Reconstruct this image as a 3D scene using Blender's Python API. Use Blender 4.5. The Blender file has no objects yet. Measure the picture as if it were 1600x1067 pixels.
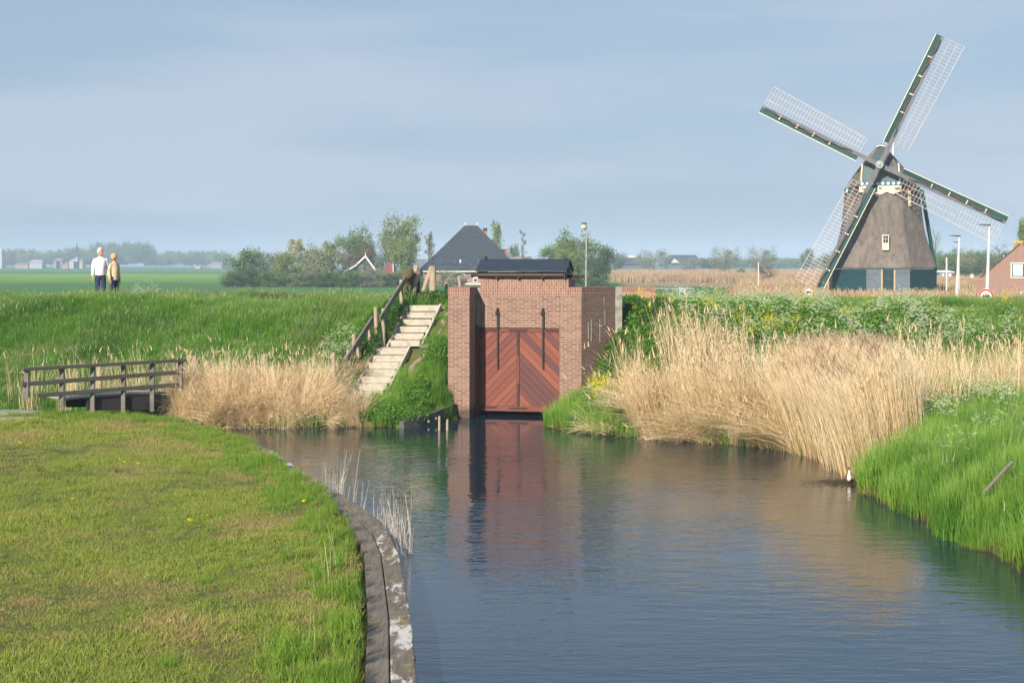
import bpy, bmesh, math, random
import numpy as np
from mathutils import Vector, Matrix
R = math.radians
rnd = random.Random(7)
sc = bpy.context.scene
COL = sc.collection
F_PX, CAM_H, HOR = 2222.0, 3.95, 413.0

# ------------------------------------------------------------------ camera
cam = bpy.data.cameras.new("camera")
cam.lens = 50.0; cam.sensor_width = 36.0
cam.shift_y = -(533.5 - HOR) / 1600.0
cam.clip_start = 0.1; cam.clip_end = 9000
camo = bpy.data.objects.new("camera", cam); COL.objects.link(camo)
camo.location = (0, 0, CAM_H); camo.rotation_euler = (R(90), 0, 0)
sc.camera = camo
# ------------------------------------------------------------------ light
SUN_EL, SUN_AZ = 29.0, 207.0          # azimuth clockwise from +Y
wd = bpy.data.worlds.new("World"); sc.world = wd; wd.use_nodes = True
nt = wd.node_tree; nt.nodes.clear()
wo = nt.nodes.new("ShaderNodeOutputWorld"); bg = nt.nodes.new("ShaderNodeBackground")
sky = nt.nodes.new("ShaderNodeTexSky"); sky.sky_type = 'NISHITA'; sky.sun_disc = False
sky.sun_elevation = R(SUN_EL); sky.sun_rotation = R(SUN_AZ)
sky.air_density = 1.0; sky.dust_density = 0.6; sky.ozone_density = 2.0; sky.altitude = 0
bg.inputs[1].default_value = 0.090
tc = nt.nodes.new("ShaderNodeTexCoord"); mp = nt.nodes.new("ShaderNodeMapping")
mp.inputs['Scale'].default_value = (1.2, 1.2, 7.0)
nz = nt.nodes.new("ShaderNodeTexNoise"); nz.inputs['Scale'].default_value = 1.6; nz.inputs['Detail'].default_value = 5
nz.inputs['Roughness'].default_value = 0.5
rp = nt.nodes.new("ShaderNodeMapRange"); rp.inputs[1].default_value = 0.42; rp.inputs[2].default_value = 0.62
rp.inputs[3].default_value = 0.0; rp.inputs[4].default_value = 0.75; rp.interpolation_type = 'SMOOTHSTEP'
mx = nt.nodes.new("ShaderNodeMix"); mx.data_type = 'RGBA'
mx.inputs[7].default_value = (3.5, 3.9, 4.75, 1)
mh0 = nt.nodes.new('ShaderNodeMix'); mh0.data_type = 'RGBA'; mh0.inputs[7].default_value = (2.15, 2.95, 3.85, 1)
sxy = nt.nodes.new('ShaderNodeSeparateXYZ'); rz_ = nt.nodes.new('ShaderNodeMapRange'); rz_.inputs[1].default_value = 0.05; rz_.inputs[2].default_value = 0.7; rz_.inputs[3].default_value = .92; rz_.inputs[4].default_value = .5
L = nt.links.new
L(tc.outputs['Generated'], mp.inputs[0]); L(mp.outputs[0], nz.inputs[0]); L(nz.outputs[0], rp.inputs[0])
rq = nt.nodes.new('ShaderNodeMapRange'); rq.inputs[1].default_value = .16; rq.inputs[2].default_value = .4; rq.inputs[3].default_value = 1; rq.inputs[4].default_value = .15; cm = nt.nodes.new('ShaderNodeMath'); cm.operation = 'MULTIPLY'; L(sxy.outputs[2], rq.inputs[0]); L(rp.outputs[0], cm.inputs[0]); L(rq.outputs[0], cm.inputs[1]); L(cm.outputs[0], mx.inputs[0]); L(tc.outputs['Generated'], sxy.inputs[0]); L(sxy.outputs[2], rz_.inputs[0]); L(rz_.outputs[0], mh0.inputs[0]); hc = nt.nodes.new('ShaderNodeMix'); hc.data_type = 'RGBA'; hc.inputs[6].default_value = (2.2, 2.98, 3.85, 1); hc.inputs[7].default_value = (1.45, 2.75, 4.7, 1); hr = nt.nodes.new('ShaderNodeMapRange'); hr.inputs[1].default_value = .2; hr.inputs[2].default_value = .42; L(sxy.outputs[2], hr.inputs[0]); L(hr.outputs[0], hc.inputs[0]); L(hc.outputs[2], mh0.inputs[7]); L(sky.outputs[0], mh0.inputs[6]); L(mh0.outputs[2], mx.inputs[6]); L(mx.outputs[2], bg.inputs[0]); L(bg.outputs[0], wo.inputs[0])
sl = bpy.data.lights.new("sun", 'SUN'); sl.energy = 4.6; sl.angle = R(1.0); sl.color = (1.0, 0.91, 0.78)
so = bpy.data.objects.new("sun", sl); COL.objects.link(so)
sdir = Vector((math.sin(R(SUN_AZ)) * math.cos(R(SUN_EL)), math.cos(R(SUN_AZ)) * math.cos(R(SUN_EL)), math.sin(R(SUN_EL))))
so.rotation_euler = sdir.to_track_quat('Z', 'Y').to_euler(); so.location = (-30, -40, 40)
sc.view_settings.view_transform = 'Standard'; sc.view_settings.look = 'None'
sc.view_settings.exposure = 0.80; sc.view_settings.gamma = 1.0
sc.cycles.use_denoising = True
sc.cycles.max_bounces = 6; sc.cycles.diffuse_bounces = 3; sc.cycles.glossy_bounces = 3
sc.cycles.transmission_bounces = 4; sc.cycles.volume_bounces = 0; sc.cycles.transparent_max_bounces = 6

# ------------------------------------------------------------------ helpers
def PX(px, Y): return (px - 800.0) / F_PX * Y
def ZY(py, Y): return CAM_H - (py - HOR) / F_PX * Y
def at(px, py, Y): return (PX(px, Y), Y, ZY(py, Y))

def tag(o, label=None, cat=None, group=None, kind=None):
    if label: o['label'] = label
    if cat: o['category'] = cat
    if group: o['group'] = group
    if kind: o['kind'] = kind
    return o
def thing(name, label, cat, loc=(0, 0, 0), rz=0, group=None):
    o = bpy.data.objects.new(name, None); COL.objects.link(o)
    o.location = loc; o.rotation_euler = (0, 0, rz); o.empty_display_size = 0.3
    return tag(o, label, cat, group)
def dup(o, loc=None, rz=None, label=None, group=None, scale=None, parent=None):
    c = o.copy(); COL.objects.link(c)
    if loc is not None: c.location = loc
    if rz is not None: c.rotation_euler = (0, 0, rz)
    if scale is not None: c.scale = scale
    if label: c['label'] = label
    if group: c['group'] = group
    if parent is not None: c.parent = parent
    for ch in list(o.children): dup(ch, parent=c)
    return c

class MB:
    def __init__(s): s.v = []; s.f = []; s.m = []; s.c = []; s.cc = 0.5
    def add(s, vs, fs, m=0):
        b = len(s.v); s.v += [tuple(map(float, q)) for q in vs]
        for f in fs: s.f.append([b + i for i in f]); s.m.append(m); s.c.append(s.cc)
        return s
    def box(s, x0, x1, y0, y1, z0, z1, m=0):
        v = [(x0,y0,z0),(x1,y0,z0),(x1,y1,z0),(x0,y1,z0),(x0,y0,z1),(x1,y0,z1),(x1,y1,z1),(x0,y1,z1)]
        return s.add(v, [(0,3,2,1),(4,5,6,7),(0,1,5,4),(1,2,6,5),(2,3,7,6),(3,0,4,7)], m)
    def bar(s, a, b, w, h, m=0, up=(0,0,1), w2=None, h2=None):
        a = Vector(a); b = Vector(b); d = (b - a).normalized(); u = Vector(up)
        sd = d.cross(u)
        if sd.length < 1e-4: sd = d.cross(Vector((1,0,0)))
        sd.normalize(); u = sd.cross(d).normalized()
        w2 = w if w2 is None else w2; h2 = h if h2 is None else h2
        v = []
        for p, ww, hh in ((a,w,h),(b,w2,h2)):
            for i, j in ((-1,-1),(1,-1),(1,1),(-1,1)): v.append(p + sd*(i*ww/2) + u*(j*hh/2))
        return s.add(v, [(3,2,1,0),(4,5,6,7),(0,1,5,4),(1,2,6,5),(2,3,7,6),(3,0,4,7)], m)
    def tube(s, pts, rad, n=8, m=0, cap=True):
        pts = [Vector(p) for p in pts]; k = len(pts)
        if not hasattr(rad, '__len__'): rad = [rad]*k
        vs = []; ref = None
        for i, p in enumerate(pts):
            d = (pts[min(i+1,k-1)] - pts[max(i-1,0)]).normalized()
            if ref is None: ref = d.orthogonal().normalized()
            ref = (ref - d*ref.dot(d)).normalized(); q = d.cross(ref)
            for j in range(n):
                a = 2*math.pi*j/n; vs.append(p + (ref*math.cos(a) + q*math.sin(a))*rad[i])
        fs = []
        for i in range(k-1):
            for j in range(n):
                j2 = (j+1) % n; fs.append((i*n+j, i*n+j2, (i+1)*n+j2, (i+1)*n+j))
        if cap: fs.append(tuple(range(n-1,-1,-1))); fs.append(tuple((k-1)*n+j for j in range(n)))
        return s.add(vs, fs, m)
    def loft(s, rings, m=0, cap0=True, cap1=True):
        n = len(rings[0]); vs = [p for r in rings for p in r]; fs = []
        for i in range(len(rings)-1):
            for j in range(n):
                j2 = (j+1) % n; fs.append((i*n+j, i*n+j2, (i+1)*n+j2, (i+1)*n+j))
        if cap0: fs.append(tuple(range(n-1,-1,-1)))
        if cap1: fs.append(tuple((len(rings)-1)*n+j for j in range(n)))
        return s.add(vs, fs, m)
    def prism(s, poly, d, m=0):        # poly: 3-D points (ccw seen from -d), extruded by vector d
        n = len(poly); d = Vector(d); a = [Vector(p) for p in poly]; b = [p + d for p in a]
        fs = [tuple(range(n)), tuple(range(2*n-1, n-1, -1))]
        for j in range(n): fs.append(((j+1)%n, j, n+j, n+(j+1)%n))
        return s.add(a+b, fs, m)
    def sphere(s, c, r, m=0, nu=12, nv=8, jit=0):
        rx, ry, rz = (r if hasattr(r, '__len__') else (r,r,r)); rings = []
        for i in range(1, nv):
            t = math.pi*i/nv; k = 1 + jit*(rnd.random()-.5)
            rings.append([(c[0]+rx*k*math.sin(t)*math.cos(2*math.pi*j/nu), c[1]+ry*k*math.sin(t)*math.sin(2*math.pi*j/nu), c[2]-rz*math.cos(t)) for j in range(nu)])
        return s.loft(rings, m)
    def split(s, name, mats, parent=None, **k):
        par = list(range(len(s.v)))
        def fd(i):
            while par[i] != i: par[i] = par[par[i]]; i = par[i]
            return i
        for f in s.f:
            for i in f[1:]: par[fd(i)] = fd(f[0])
        gr = {}
        for j, f in enumerate(s.f): gr.setdefault(fd(f[0]), []).append(j)
        out = []
        for js in gr.values():
            m = MB(); ids = sorted({i for j in js for i in s.f[j]}); mp_ = {i: q for q, i in enumerate(ids)}
            m.v = [s.v[i] for i in ids]; m.f = [[mp_[i] for i in s.f[j]] for j in js]; m.m = [s.m[j] for j in js]; m.c = [s.c[j] for j in js]
            out.append(m.build(name, mats, parent, **k))
        return out
    def build(s, name, mats, parent=None, smooth=False, bevel=0, fixn=True):
        me = bpy.data.meshes.new(name)
        me.from_pydata(s.v, [], s.f)
        if not hasattr(mats, '__len__'): mats = [mats]
        for q in mats: me.materials.append(q)
        me.polygons.foreach_set('material_index', s.m)
        if fixn:
            bm = bmesh.new(); bm.from_mesh(me); bmesh.ops.recalc_face_normals(bm, faces=bm.faces); bm.to_mesh(me); bm.free()
        ca = me.attributes.new('fc', 'FLOAT', 'FACE'); ca.data.foreach_set('value', s.c)
        uv = me.uv_layers.new(name='UVMap').data
        for p in me.polygons:
            n = p.normal; h = math.hypot(n.x, n.y)
            for li in p.loop_indices:
                co = me.vertices[me.loops[li].vertex_index].co
                if h > 0.35: uv[li].uv = ((-n.y*co.x + n.x*co.y)/h, co.z)
                else: uv[li].uv = (co.x, co.y)
            if smooth: p.use_smooth = True
        o = bpy.data.objects.new(name, me); COL.objects.link(o)
        if parent is not None: o.parent = parent
        if bevel:
            b = o.modifiers.new('bevel', 'BEVEL'); b.width = bevel; b.segments = 2; b.limit_method = 'ANGLE'
        return o

def np_mesh(name, V, Q, mats, attr=None, T=None):
    """V (n,3) floats, Q (m,4) quads"""
    me = bpy.data.meshes.new(name)
    V = np.ascontiguousarray(V, dtype=np.float32).reshape(-1, 3); Q = np.ascontiguousarray(Q, dtype=np.int32).reshape(-1, 4)
    me.vertices.add(len(V)); me.vertices.foreach_set('co', V.ravel())
    me.loops.add(len(Q)*4); me.loops.foreach_set('vertex_index', Q.ravel())
    me.polygons.add(len(Q)); me.polygons.foreach_set('loop_start', np.arange(len(Q), dtype=np.int32)*4)
    if attr is not None:
        a = me.attributes.new('bl', 'FLOAT_VECTOR', 'POINT'); a.data.foreach_set('vector', np.ascontiguousarray(attr, dtype=np.float32).ravel())
    for q in (mats if hasattr(mats, '__len__') else [mats]): me.materials.append(q)
    me.update(calc_edges=True)
    return me

# ------------------------------------------------------------------ materials
def new_mat(name):
    m = bpy.data.materials.new(name); m.use_nodes = True
    n = m.node_tree; b = n.nodes['Principled BSDF']; return m, n, b
def N(n, t, **k):
    x = n.nodes.new(t)
    for a, v in k.items(): setattr(x, a, v)
    return x
def mixc(n, fac, a, b, blend='MIX'):
    x = N(n, 'ShaderNodeMix', data_type='RGBA', blend_type=blend)
    for sock, val in ((x.inputs[0], fac), (x.inputs[6], a), (x.inputs[7], b)):
        if isinstance(val, (int, float)): sock.default_value = val
        elif isinstance(val, tuple): sock.default_value = val + (1,) if len(val) == 3 else val
        else: n.links.new(val, sock)
    return x.outputs[2]
def noise(n, scale, detail=4, rough=0.6, vec=None, mapscale=None, kind='Object'):
    t = N(n, 'ShaderNodeTexCoord'); src = t.outputs[kind] if vec is None else vec
    if mapscale:
        q = N(n, 'ShaderNodeMapping'); q.inputs['Scale'].default_value = mapscale; n.links.new(src, q.inputs[0]); src = q.outputs[0]
    z = N(n, 'ShaderNodeTexNoise'); z.inputs['Scale'].default_value = scale; z.inputs['Detail'].default_value = detail; z.inputs['Roughness'].default_value = rough
    n.links.new(src, z.inputs[0]); return z.outputs[0]
def ramp(n, src, lo, hi, a=0.0, b=1.0):
    r = N(n, 'ShaderNodeMapRange'); r.interpolation_type = 'SMOOTHSTEP'
    for i, v in enumerate((lo, hi, a, b)): r.inputs[i+1].default_value = v
    n.links.new(src, r.inputs[0]); return r.outputs[0]
def bump(n, b, h, strength=0.4, dist=0.02):
    k = N(n, 'ShaderNodeBump'); k.inputs['Strength'].default_value = strength; k.inputs['Distance'].default_value = dist
    n.links.new(h, k.inputs['Height']); n.links.new(k.outputs[0], b.inputs['Normal'])
def geo_pos(n): return N(n, 'ShaderNodeNewGeometry').outputs['Position']
def M_plain(name, c, rough=0.6, metal=0.0, c2=None, scale=8, lo=.35, hi=.7, ms=None, bs=0.3, bd=0.01, spec=0.4):
    m, n, b = new_mat(name)
    b.inputs['Roughness'].default_value = rough; b.inputs['Metallic'].default_value = metal
    b.inputs['Specular IOR Level'].default_value = spec
    z = noise(n, scale, 5, .6, mapscale=ms)
    c2 = c2 or tuple(x*.7 for x in c)
    n.links.new(mixc(n, ramp(n, z, lo, hi), c, c2), b.inputs['Base Color'])
    if bs: bump(n, b, z, bs, bd)
    return m
def M_brick(name, c1, c2, mortar, soldier=False, w=.21, h=.0615, ms=.006, stain=0.35, offs=.5):
    m, n, b = new_mat(name); b.inputs['Roughness'].default_value = .85; b.inputs['Specular IOR Level'].default_value = .2
    t = N(n, 'ShaderNodeTexCoord'); q = N(n, 'ShaderNodeMapping')
    if soldier: q.inputs['Rotation'].default_value = (0, 0, R(90))
    n.links.new(t.outputs['UV'], q.inputs[0])
    wob = N(n, 'ShaderNodeTexNoise'); wob.inputs['Scale'].default_value = 9; n.links.new(t.outputs['UV'], wob.inputs[0])
    va = N(n, 'ShaderNodeVectorMath', operation='SCALE'); va.inputs['Scale'].default_value = .008; n.links.new(wob.outputs[1], va.inputs[0])
    vb = N(n, 'ShaderNodeVectorMath', operation='ADD'); n.links.new(q.outputs[0], vb.inputs[0]); n.links.new(va.outputs[0], vb.inputs[1])
    k = N(n, 'ShaderNodeTexBrick'); k.offset = offs; k.inputs['Scale'].default_value = 1
    k.inputs['Brick Width'].default_value = w; k.inputs['Row Height'].default_value = h
    k.inputs['Mortar Size'].default_value = ms; k.inputs['Mortar Smooth'].default_value = .25; k.inputs['Bias'].default_value = 0
    for i, c in zip((1, 2, 3), (c1, c2, mortar)): k.inputs[i].default_value = c + (1,)
    n.links.new(vb.outputs[0], k.inputs[0])
    z = noise(n, 2.2, 6, .65); zz = noise(n, 60, 3, .6)
    col = mixc(n, ramp(n, z, .45, .75, 0, stain), k.outputs[0], (.34, .24, .19))
    col = mixc(n, ramp(n, zz, .3, .8, 0, .35), col, (.09, .045, .035))
    zs = noise(n, 3.0, 4, .5, mapscale=(3, 3, .35))
    col = mixc(n, ramp(n, zs, .58, .8, 0, .5), col, (.13, .085, .06))
    gp_ = N(n, 'ShaderNodeSeparateXYZ'); n.links.new(geo_pos(n), gp_.inputs[0]); zw = N(n, 'ShaderNodeMath', operation='MULTIPLY_ADD'); n.links.new(z, zw.inputs[0]); zw.inputs[1].default_value = -.5; n.links.new(gp_.outputs[2], zw.inputs[2])
    col = mixc(n, ramp(n, zw.outputs[0], .12, -.12, 0, .8), col, (.045, .045, .025))
    n.links.new(col, b.inputs['Base Color'])
    iv = N(n, 'ShaderNodeMath', operation='SUBTRACT'); iv.inputs[0].default_value = 1; n.links.new(k.outputs[1], iv.inputs[1])
    ad = N(n, 'ShaderNodeMath', operation='MULTIPLY_ADD'); n.links.new(zz, ad.inputs[0]); ad.inputs[1].default_value = .35; n.links.new(iv.outputs[0], ad.inputs[2])
    bump(n, b, ad.outputs[0], .7, .012)
    return m
def M_wood(name, c, c2, rough=.75, axis='z', green=None):
    m, n, b = new_mat(name); b.inputs['Roughness'].default_value = rough; b.inputs['Specular IOR Level'].default_value = .25
    ms = {'z': (14, 14, 1.2), 'x': (1.2, 14, 14), 'y': (14, 1.2, 14)}[axis]
    z = noise(n, 3, 6, .7, mapscale=ms); z2 = noise(n, 2.5, 4, .6)
    col = mixc(n, ramp(n, z, .3, .75), c, c2)
    col = mixc(n, ramp(n, z2, .5, .75, 0, .6), col, green or tuple(x*.6 for x in c2))
    n.links.new(col, b.inputs['Base Color']); bump(n, b, z, .5, .01)
    return m
def M_leaf(name, ca, cb, tip=None, patch=None, pscale=.35, plo=.45, phi=.65, transl=.35, rough=.6, tintc=None, rnd_obj=False, base=None, spec=.25):
    """foliage / blade material: bl=(random, along-blade, 0)"""
    m, n, b = new_mat(name); b.inputs['Roughness'].default_value = rough; b.inputs['Specular IOR Level'].default_value = spec
    a = N(n, 'ShaderNodeAttribute', attribute_name='bl'); s = N(n, 'ShaderNodeSeparateXYZ'); n.links.new(a.outputs['Vector'], s.inputs[0])
    col = mixc(n, s.outputs[0], ca, cb)
    if tip: col = mixc(n, ramp(n, s.outputs[1], .45, 1), col, tip)
    if base: col = mixc(n, ramp(n, s.outputs[1], .35, 0), col, base)
    pos = geo_pos(n)
    if patch:
        z = noise(n, pscale, 5, .65, vec=pos); col = mixc(n, ramp(n, z, plo, phi), col, patch)
    if tintc:
        ti = N(n, 'ShaderNodeAttribute', attribute_name='tint', attribute_type='INSTANCER'); col = mixc(n, ti.outputs['Fac'], col, tintc)
    n.links.new(col, b.inputs['Base Color'])
    tr = N(n, 'ShaderNodeBsdfTranslucent'); n.links.new(col, tr.inputs[0])
    ms = N(n, 'ShaderNodeMixShader'); ms.inputs[0].default_value = transl
    out = n.nodes['Material Output']
    n.links.new(b.outputs[0], ms.inputs[1]); n.links.new(tr.outputs[0], ms.inputs[2]); n.links.new(ms.outputs[0], out.inputs[0])
    return m

# ------------------------------------------------------------------ blades, leaves, scatter
def blades(g, base, h, w, lean, curl, segs=3, head=None, tipw=.12, attrx=None):
    n = len(base); a = g.uniform(0, 2*np.pi, n) if head is None else head
    hd = np.stack([np.cos(a), np.sin(a), np.zeros(n)], 1)
    wa = a + np.pi/2 + g.uniform(-.9, .9, n); wd_ = np.stack([np.cos(wa), np.sin(wa), np.zeros(n)], 1)
    base = np.asarray(base, float)
    if base.shape[1] == 2: base = np.hstack([base, np.zeros((n, 1))])
    P = np.zeros((n, segs+1, 2, 3)); A = np.zeros((n, segs+1, 2, 3))
    r = g.random(n) if attrx is None else attrx
    for i in range(segs+1):
        t = i/segs
        off = (lean*t + curl*t*t)*h
        z = h*t*np.sqrt(np.clip(1 - (lean + curl*t)**2*.5, .05, 1))
        c = base + hd*off[:, None]; c[:, 2] += z
        hw = w*.5*((1-t)**.6*(1-tipw) + tipw)
        P[:, i, 0] = c - wd_*hw[:, None]; P[:, i, 1] = c + wd_*hw[:, None]
        A[:, i, :, 0] = r[:, None]; A[:, i, :, 1] = t
    k = (np.arange(n)*(segs+1)*2)[:, None, None]; i2 = (np.arange(segs)*2)[None, :, None]
    Q = k + i2 + np.array([0, 1, 3, 2])[None, None, :]
    return P.reshape(-1, 3), Q.reshape(-1, 4), A.reshape(-1, 3)
def leaves(g, cen, size, aspect=.6, flat=0.0, attrx=None):
    n = len(cen); cen = np.asarray(cen, float)
    u = g.normal(size=(n, 3)); u[:, 2] *= (1-flat); u /= np.linalg.norm(u, axis=1)[:, None]
    v = g.normal(size=(n, 3)); v[:, 2] *= (1-flat); v -= u*(u*v).sum(1)[:, None]; v /= np.linalg.norm(v, axis=1)[:, None]
    s = size*(g.uniform(.6, 1.3, n))
    P = np.zeros((n, 4, 3)); nn = np.cross(u, v)
    P[:, 0] = cen - u*s[:, None]*.5; P[:, 2] = cen + u*s[:, None]*.5 - nn*s[:, None]*.15
    P[:, 1] = cen + v*s[:, None]*.5*aspect; P[:, 3] = cen - v*s[:, None]*.5*aspect
    A = np.zeros((n, 4, 3)); A[:, :, 0] = (g.random(n) if attrx is None else attrx)[:, None]; A[:, :, 1] = g.random(n)[:, None]
    return P.reshape(-1, 3), np.arange(n*4).reshape(-1, 4), A.reshape(-1, 3)
def join(parts):
    V = []; Q = []; A = []; M_ = []; b = 0
    for i, p in enumerate(parts):
        V.append(p[0]); Q.append(p[1]+b); A.append(p[2]); b += len(p[0]); M_.append(np.full(len(p[1]), p[3] if len(p) > 3 else 0))
    return np.vstack(V), np.vstack(Q), np.vstack(A), np.concatenate(M_)
def mk(name, parts, mats):
    V, Q, A, mi = join(parts); me = np_mesh(name, V, Q, mats, A)
    me.polygons.foreach_set('material_index', mi.astype(np.int32)); return me
def scatter(name, label, cat, variants, P, rot, scl, tint=None, idx=None, seed=0, parent=None):
    g = np.random.default_rng(seed); n = len(P)
    me = bpy.data.meshes.new(name); me.vertices.add(n); me.vertices.foreach_set('co', np.asarray(P, np.float32).ravel())
    for an, ty, key, val in (('rot', 'FLOAT_VECTOR', 'vector', rot), ('scl', 'FLOAT_VECTOR', 'vector', scl)):
        a = me.attributes.new(an, ty, 'POINT'); a.data.foreach_set(key, np.asarray(val, np.float32).ravel())
    a = me.attributes.new('tint', 'FLOAT', 'POINT'); a.data.foreach_set('value', np.asarray(g.random(n) if tint is None else tint, np.float32))
    a = me.attributes.new('idx', 'INT', 'POINT'); a.data.foreach_set('value', np.asarray(g.integers(0, len(variants), n) if idx is None else idx, np.int32))
    cl = bpy.data.collections.new(name + '_kinds')
    for i, v in enumerate(variants):
        vo = bpy.data.objects.new('%s_kind_%02d' % (name, i), v); cl.objects.link(vo)
    ng = bpy.data.node_groups.new(name, 'GeometryNodeTree')
    ng.interface.new_socket('Geometry', in_out='INPUT', socket_type='NodeSocketGeometry')
    ng.interface.new_socket('Geometry', in_out='OUTPUT', socket_type='NodeSocketGeometry')
    gi = ng.nodes.new('NodeGroupInput'); go = ng.nodes.new('NodeGroupOutput'); ip = ng.nodes.new('GeometryNodeInstanceOnPoints')
    ci = ng.nodes.new('GeometryNodeCollectionInfo'); ci.inputs[0].default_value = cl; ci.inputs[1].default_value = True; ci.inputs[2].default_value = True
    def na(nm, ty):
        x = ng.nodes.new('GeometryNodeInputNamedAttribute'); x.data_type = ty; x.inputs[0].default_value = nm; return x.outputs[0]
    K = ng.links.new
    K(gi.outputs[0], ip.inputs['Points']); K(ci.outputs[0], ip.inputs['Instance']); ip.inputs['Pick Instance'].default_value = True
    K(na('idx', 'INT'), ip.inputs['Instance Index']); K(na('rot', 'FLOAT_VECTOR'), ip.inputs['Rotation']); K(na('scl', 'FLOAT_VECTOR'), ip.inputs['Scale'])
    K(ip.outputs[0], go.inputs[0])
    o = bpy.data.objects.new(name, me); COL.objects.link(o)
    md = o.modifiers.new('scatter', 'NODES'); md.node_group = ng
    if parent is not None: o.parent = parent
    return tag(o, label, cat, None, 'stuff')
# ------------------------------------------------------------------ terrain
SL0 = Vector((-1.647, 36.6, 0)); SLR = R(-11)
def SW(u, v):            # sluice frame -> world xy
    return (SL0.x + u*math.cos(SLR) - v*math.sin(SLR), SL0.y + u*math.sin(SLR) + v*math.cos(SLR))
EDGE = [(-.15, 2), (-.62, 9.5), (-.83, 12.4), (-1.04, 14.7), (-1.42, 17.9), (-1.71, 19.5), (-1.98, 20.6), (-2.52, 22.2), (-3.14, 23.7), (-3.98, 26.0), (-4.72, 28.06), (-5.36, 29.4), (-6.2, 30.8), (-7.1, 31.9), (-8.2, 32.9)]
WAT = EDGE + [(-9.6, 33.6), (-13, 34.7), (-20, 36.6), (-45, 43.5), (-45, 45), (-20, 38.3), (-13, 36.3), (-10.2, 35.2), (-8.6, 34.6), (-6.5, 34.35), (-4, 34.45), (-3.0, 34.4), (-2.5, 34.3),
      (-1.4, 36.2), SW(.5, .0), SW(.6, .8), SW(.6, 2.4), SW(2.77, 2.4), SW(2.77, .6), (1.2, 36.1), (.75, 35.2), (.9, 34.35), (1.6, 33.4), (2.3, 32.8), (2.9, 32.3), (4.2, 31.6), (5.2, 30.9), (6.0, 30.1), (6.35, 28.5), (6.42, 26.2), (6.15, 24.6), (6.2, 23.3), (6.35, 21.6), (6.3, 20.1), (6.65, 18.6), (6.9, 16.5), (7.3, 14), (7.6, 2)]
WP = np.array(WAT)
def sdist(x, y):
    """signed distance to the water outline, positive on land"""
    x = np.asarray(x, float); y = np.asarray(y, float); sh = x.shape; x = x.ravel(); y = y.ravel()
    d = np.full(len(x), 1e9); ins = np.zeros(len(x), bool)
    for i in range(len(WP)):
        ax, ay = WP[i]; bx, by = WP[(i+1) % len(WP)]
        ex, ey = bx-ax, by-ay; t = np.clip(((x-ax)*ex + (y-ay)*ey)/(ex*ex+ey*ey), 0, 1)
        d = np.minimum(d, np.hypot(x-ax-t*ex, y-ay-t*ey))
        c = ((ay > y) != (by > y)); xi = ax + (y-ay)*ex/np.where(abs(ey) < 1e-9, 1e-9, ey); ins ^= c & (x < xi)
    return np.where(ins, -d, d).reshape(sh)
def ss(t): t = np.clip(t, 0, 1); return t*t*(3-2*t)
def vnoise(x, y, s, seed=0):
    """cheap smooth value noise"""
    x = np.asarray(x)/s + seed*17.3; y = np.asarray(y)/s + seed*9.1
    xi = np.floor(x); yi = np.floor(y); fx = ss(x-xi); fy = ss(y-yi)
    def hsh(a, b): q = np.sin(a*127.1 + b*311.7 + seed)*43758.5453; return q - np.floor(q)
    return (hsh(xi, yi)*(1-fx)+hsh(xi+1, yi)*fx)*(1-fy) + (hsh(xi, yi+1)*(1-fx)+hsh(xi+1, yi+1)*fx)*fy
def crest(x): return np.interp(x, [-60, -20, -10, -5, -3, -2.2, -1.4, 1.3, 1.8, 2.6, 4, 6, 10, 20, 60], [50, 46, 44, 41.8, 40.5, 39.9, 38.0, 38.0, 38.4, 39.0, 39.7, 40.6, 41.5, 43, 50])
def in_sluice(x, y, m=0.0):
    c, s = math.cos(SLR), math.sin(SLR); dx = x-SL0.x; dy = y-SL0.y; u = dx*c + dy*s; v = -dx*s + dy*c
    a = (u > -m) & (u < 3.35+m) & (v > .8-m) & (v < 2.5+m)
    return a | ((u > -m) & (u < .57+m) & (v > -m) & (v < 2+m)), u, v
def hland(x, y):
    x = np.asarray(x, float); y = np.asarray(y, float)
    E = crest(x); wdt = np.interp(x, [-10, -4, -2, -1.6, 1.8, 2.2, 2.8, 4, 10], [6, 4.8, 4.2, 3.2, 1.9, 2.2, 2.9, 5.6, 6.5])
    top = np.interp(x, [-12, -4, -1, 2.2, 6], [2.66, 2.66, 2.72, 2.6, 2.42])
    lo = np.where(x > 4, .45 + .35*ss((x-6.6)/5), .45)
    t = np.clip((y-(E-wdt))/wdt, 0, 1); t = .75*t + .25*ss(t)
    h = lo + (top-lo)*t
    h = h + np.where(x > 2.0, .10*ss((y-E-7.0)/2.0)*ss((x-2.0)/3), 0)          # low verge ridge behind the mown strip
    back = ss((y-np.maximum(E+11.5, 53))/7)
    h = h*(1-back) + .5*back
    h = h + (vnoise(x, y, 2.3, 1)-.5)*.10*(y > 33) + (vnoise(x, y, .9, 2)-.5)*.04
    return h
def hgt(x, y):
    x = np.asarray(x, float); y = np.asarray(y, float)
    d = sdist(x, y) if (np.size(x) < 4e6) else None
    hl = hland(x, y)
    left = (x < -0.1) & (y < 33)
    w = np.where(left, .12, .9)
    h = np.where(d > 0, np.where(left, np.minimum(hl, .42)*1.0, .04 + (hl-.04)*ss(d/w)), -.7)
    h = np.where((d > 0) & left & (d < np.interp(y, [20, 22.5], [.60, .36])), .16, h)
    far = (y > 60) | (np.abs(x) > 46); h = np.where(far, hl, h)
    ins, u, v = in_sluice(x, y, -.02)
    h = np.where(ins, -.7, h)
    return h, d
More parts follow.
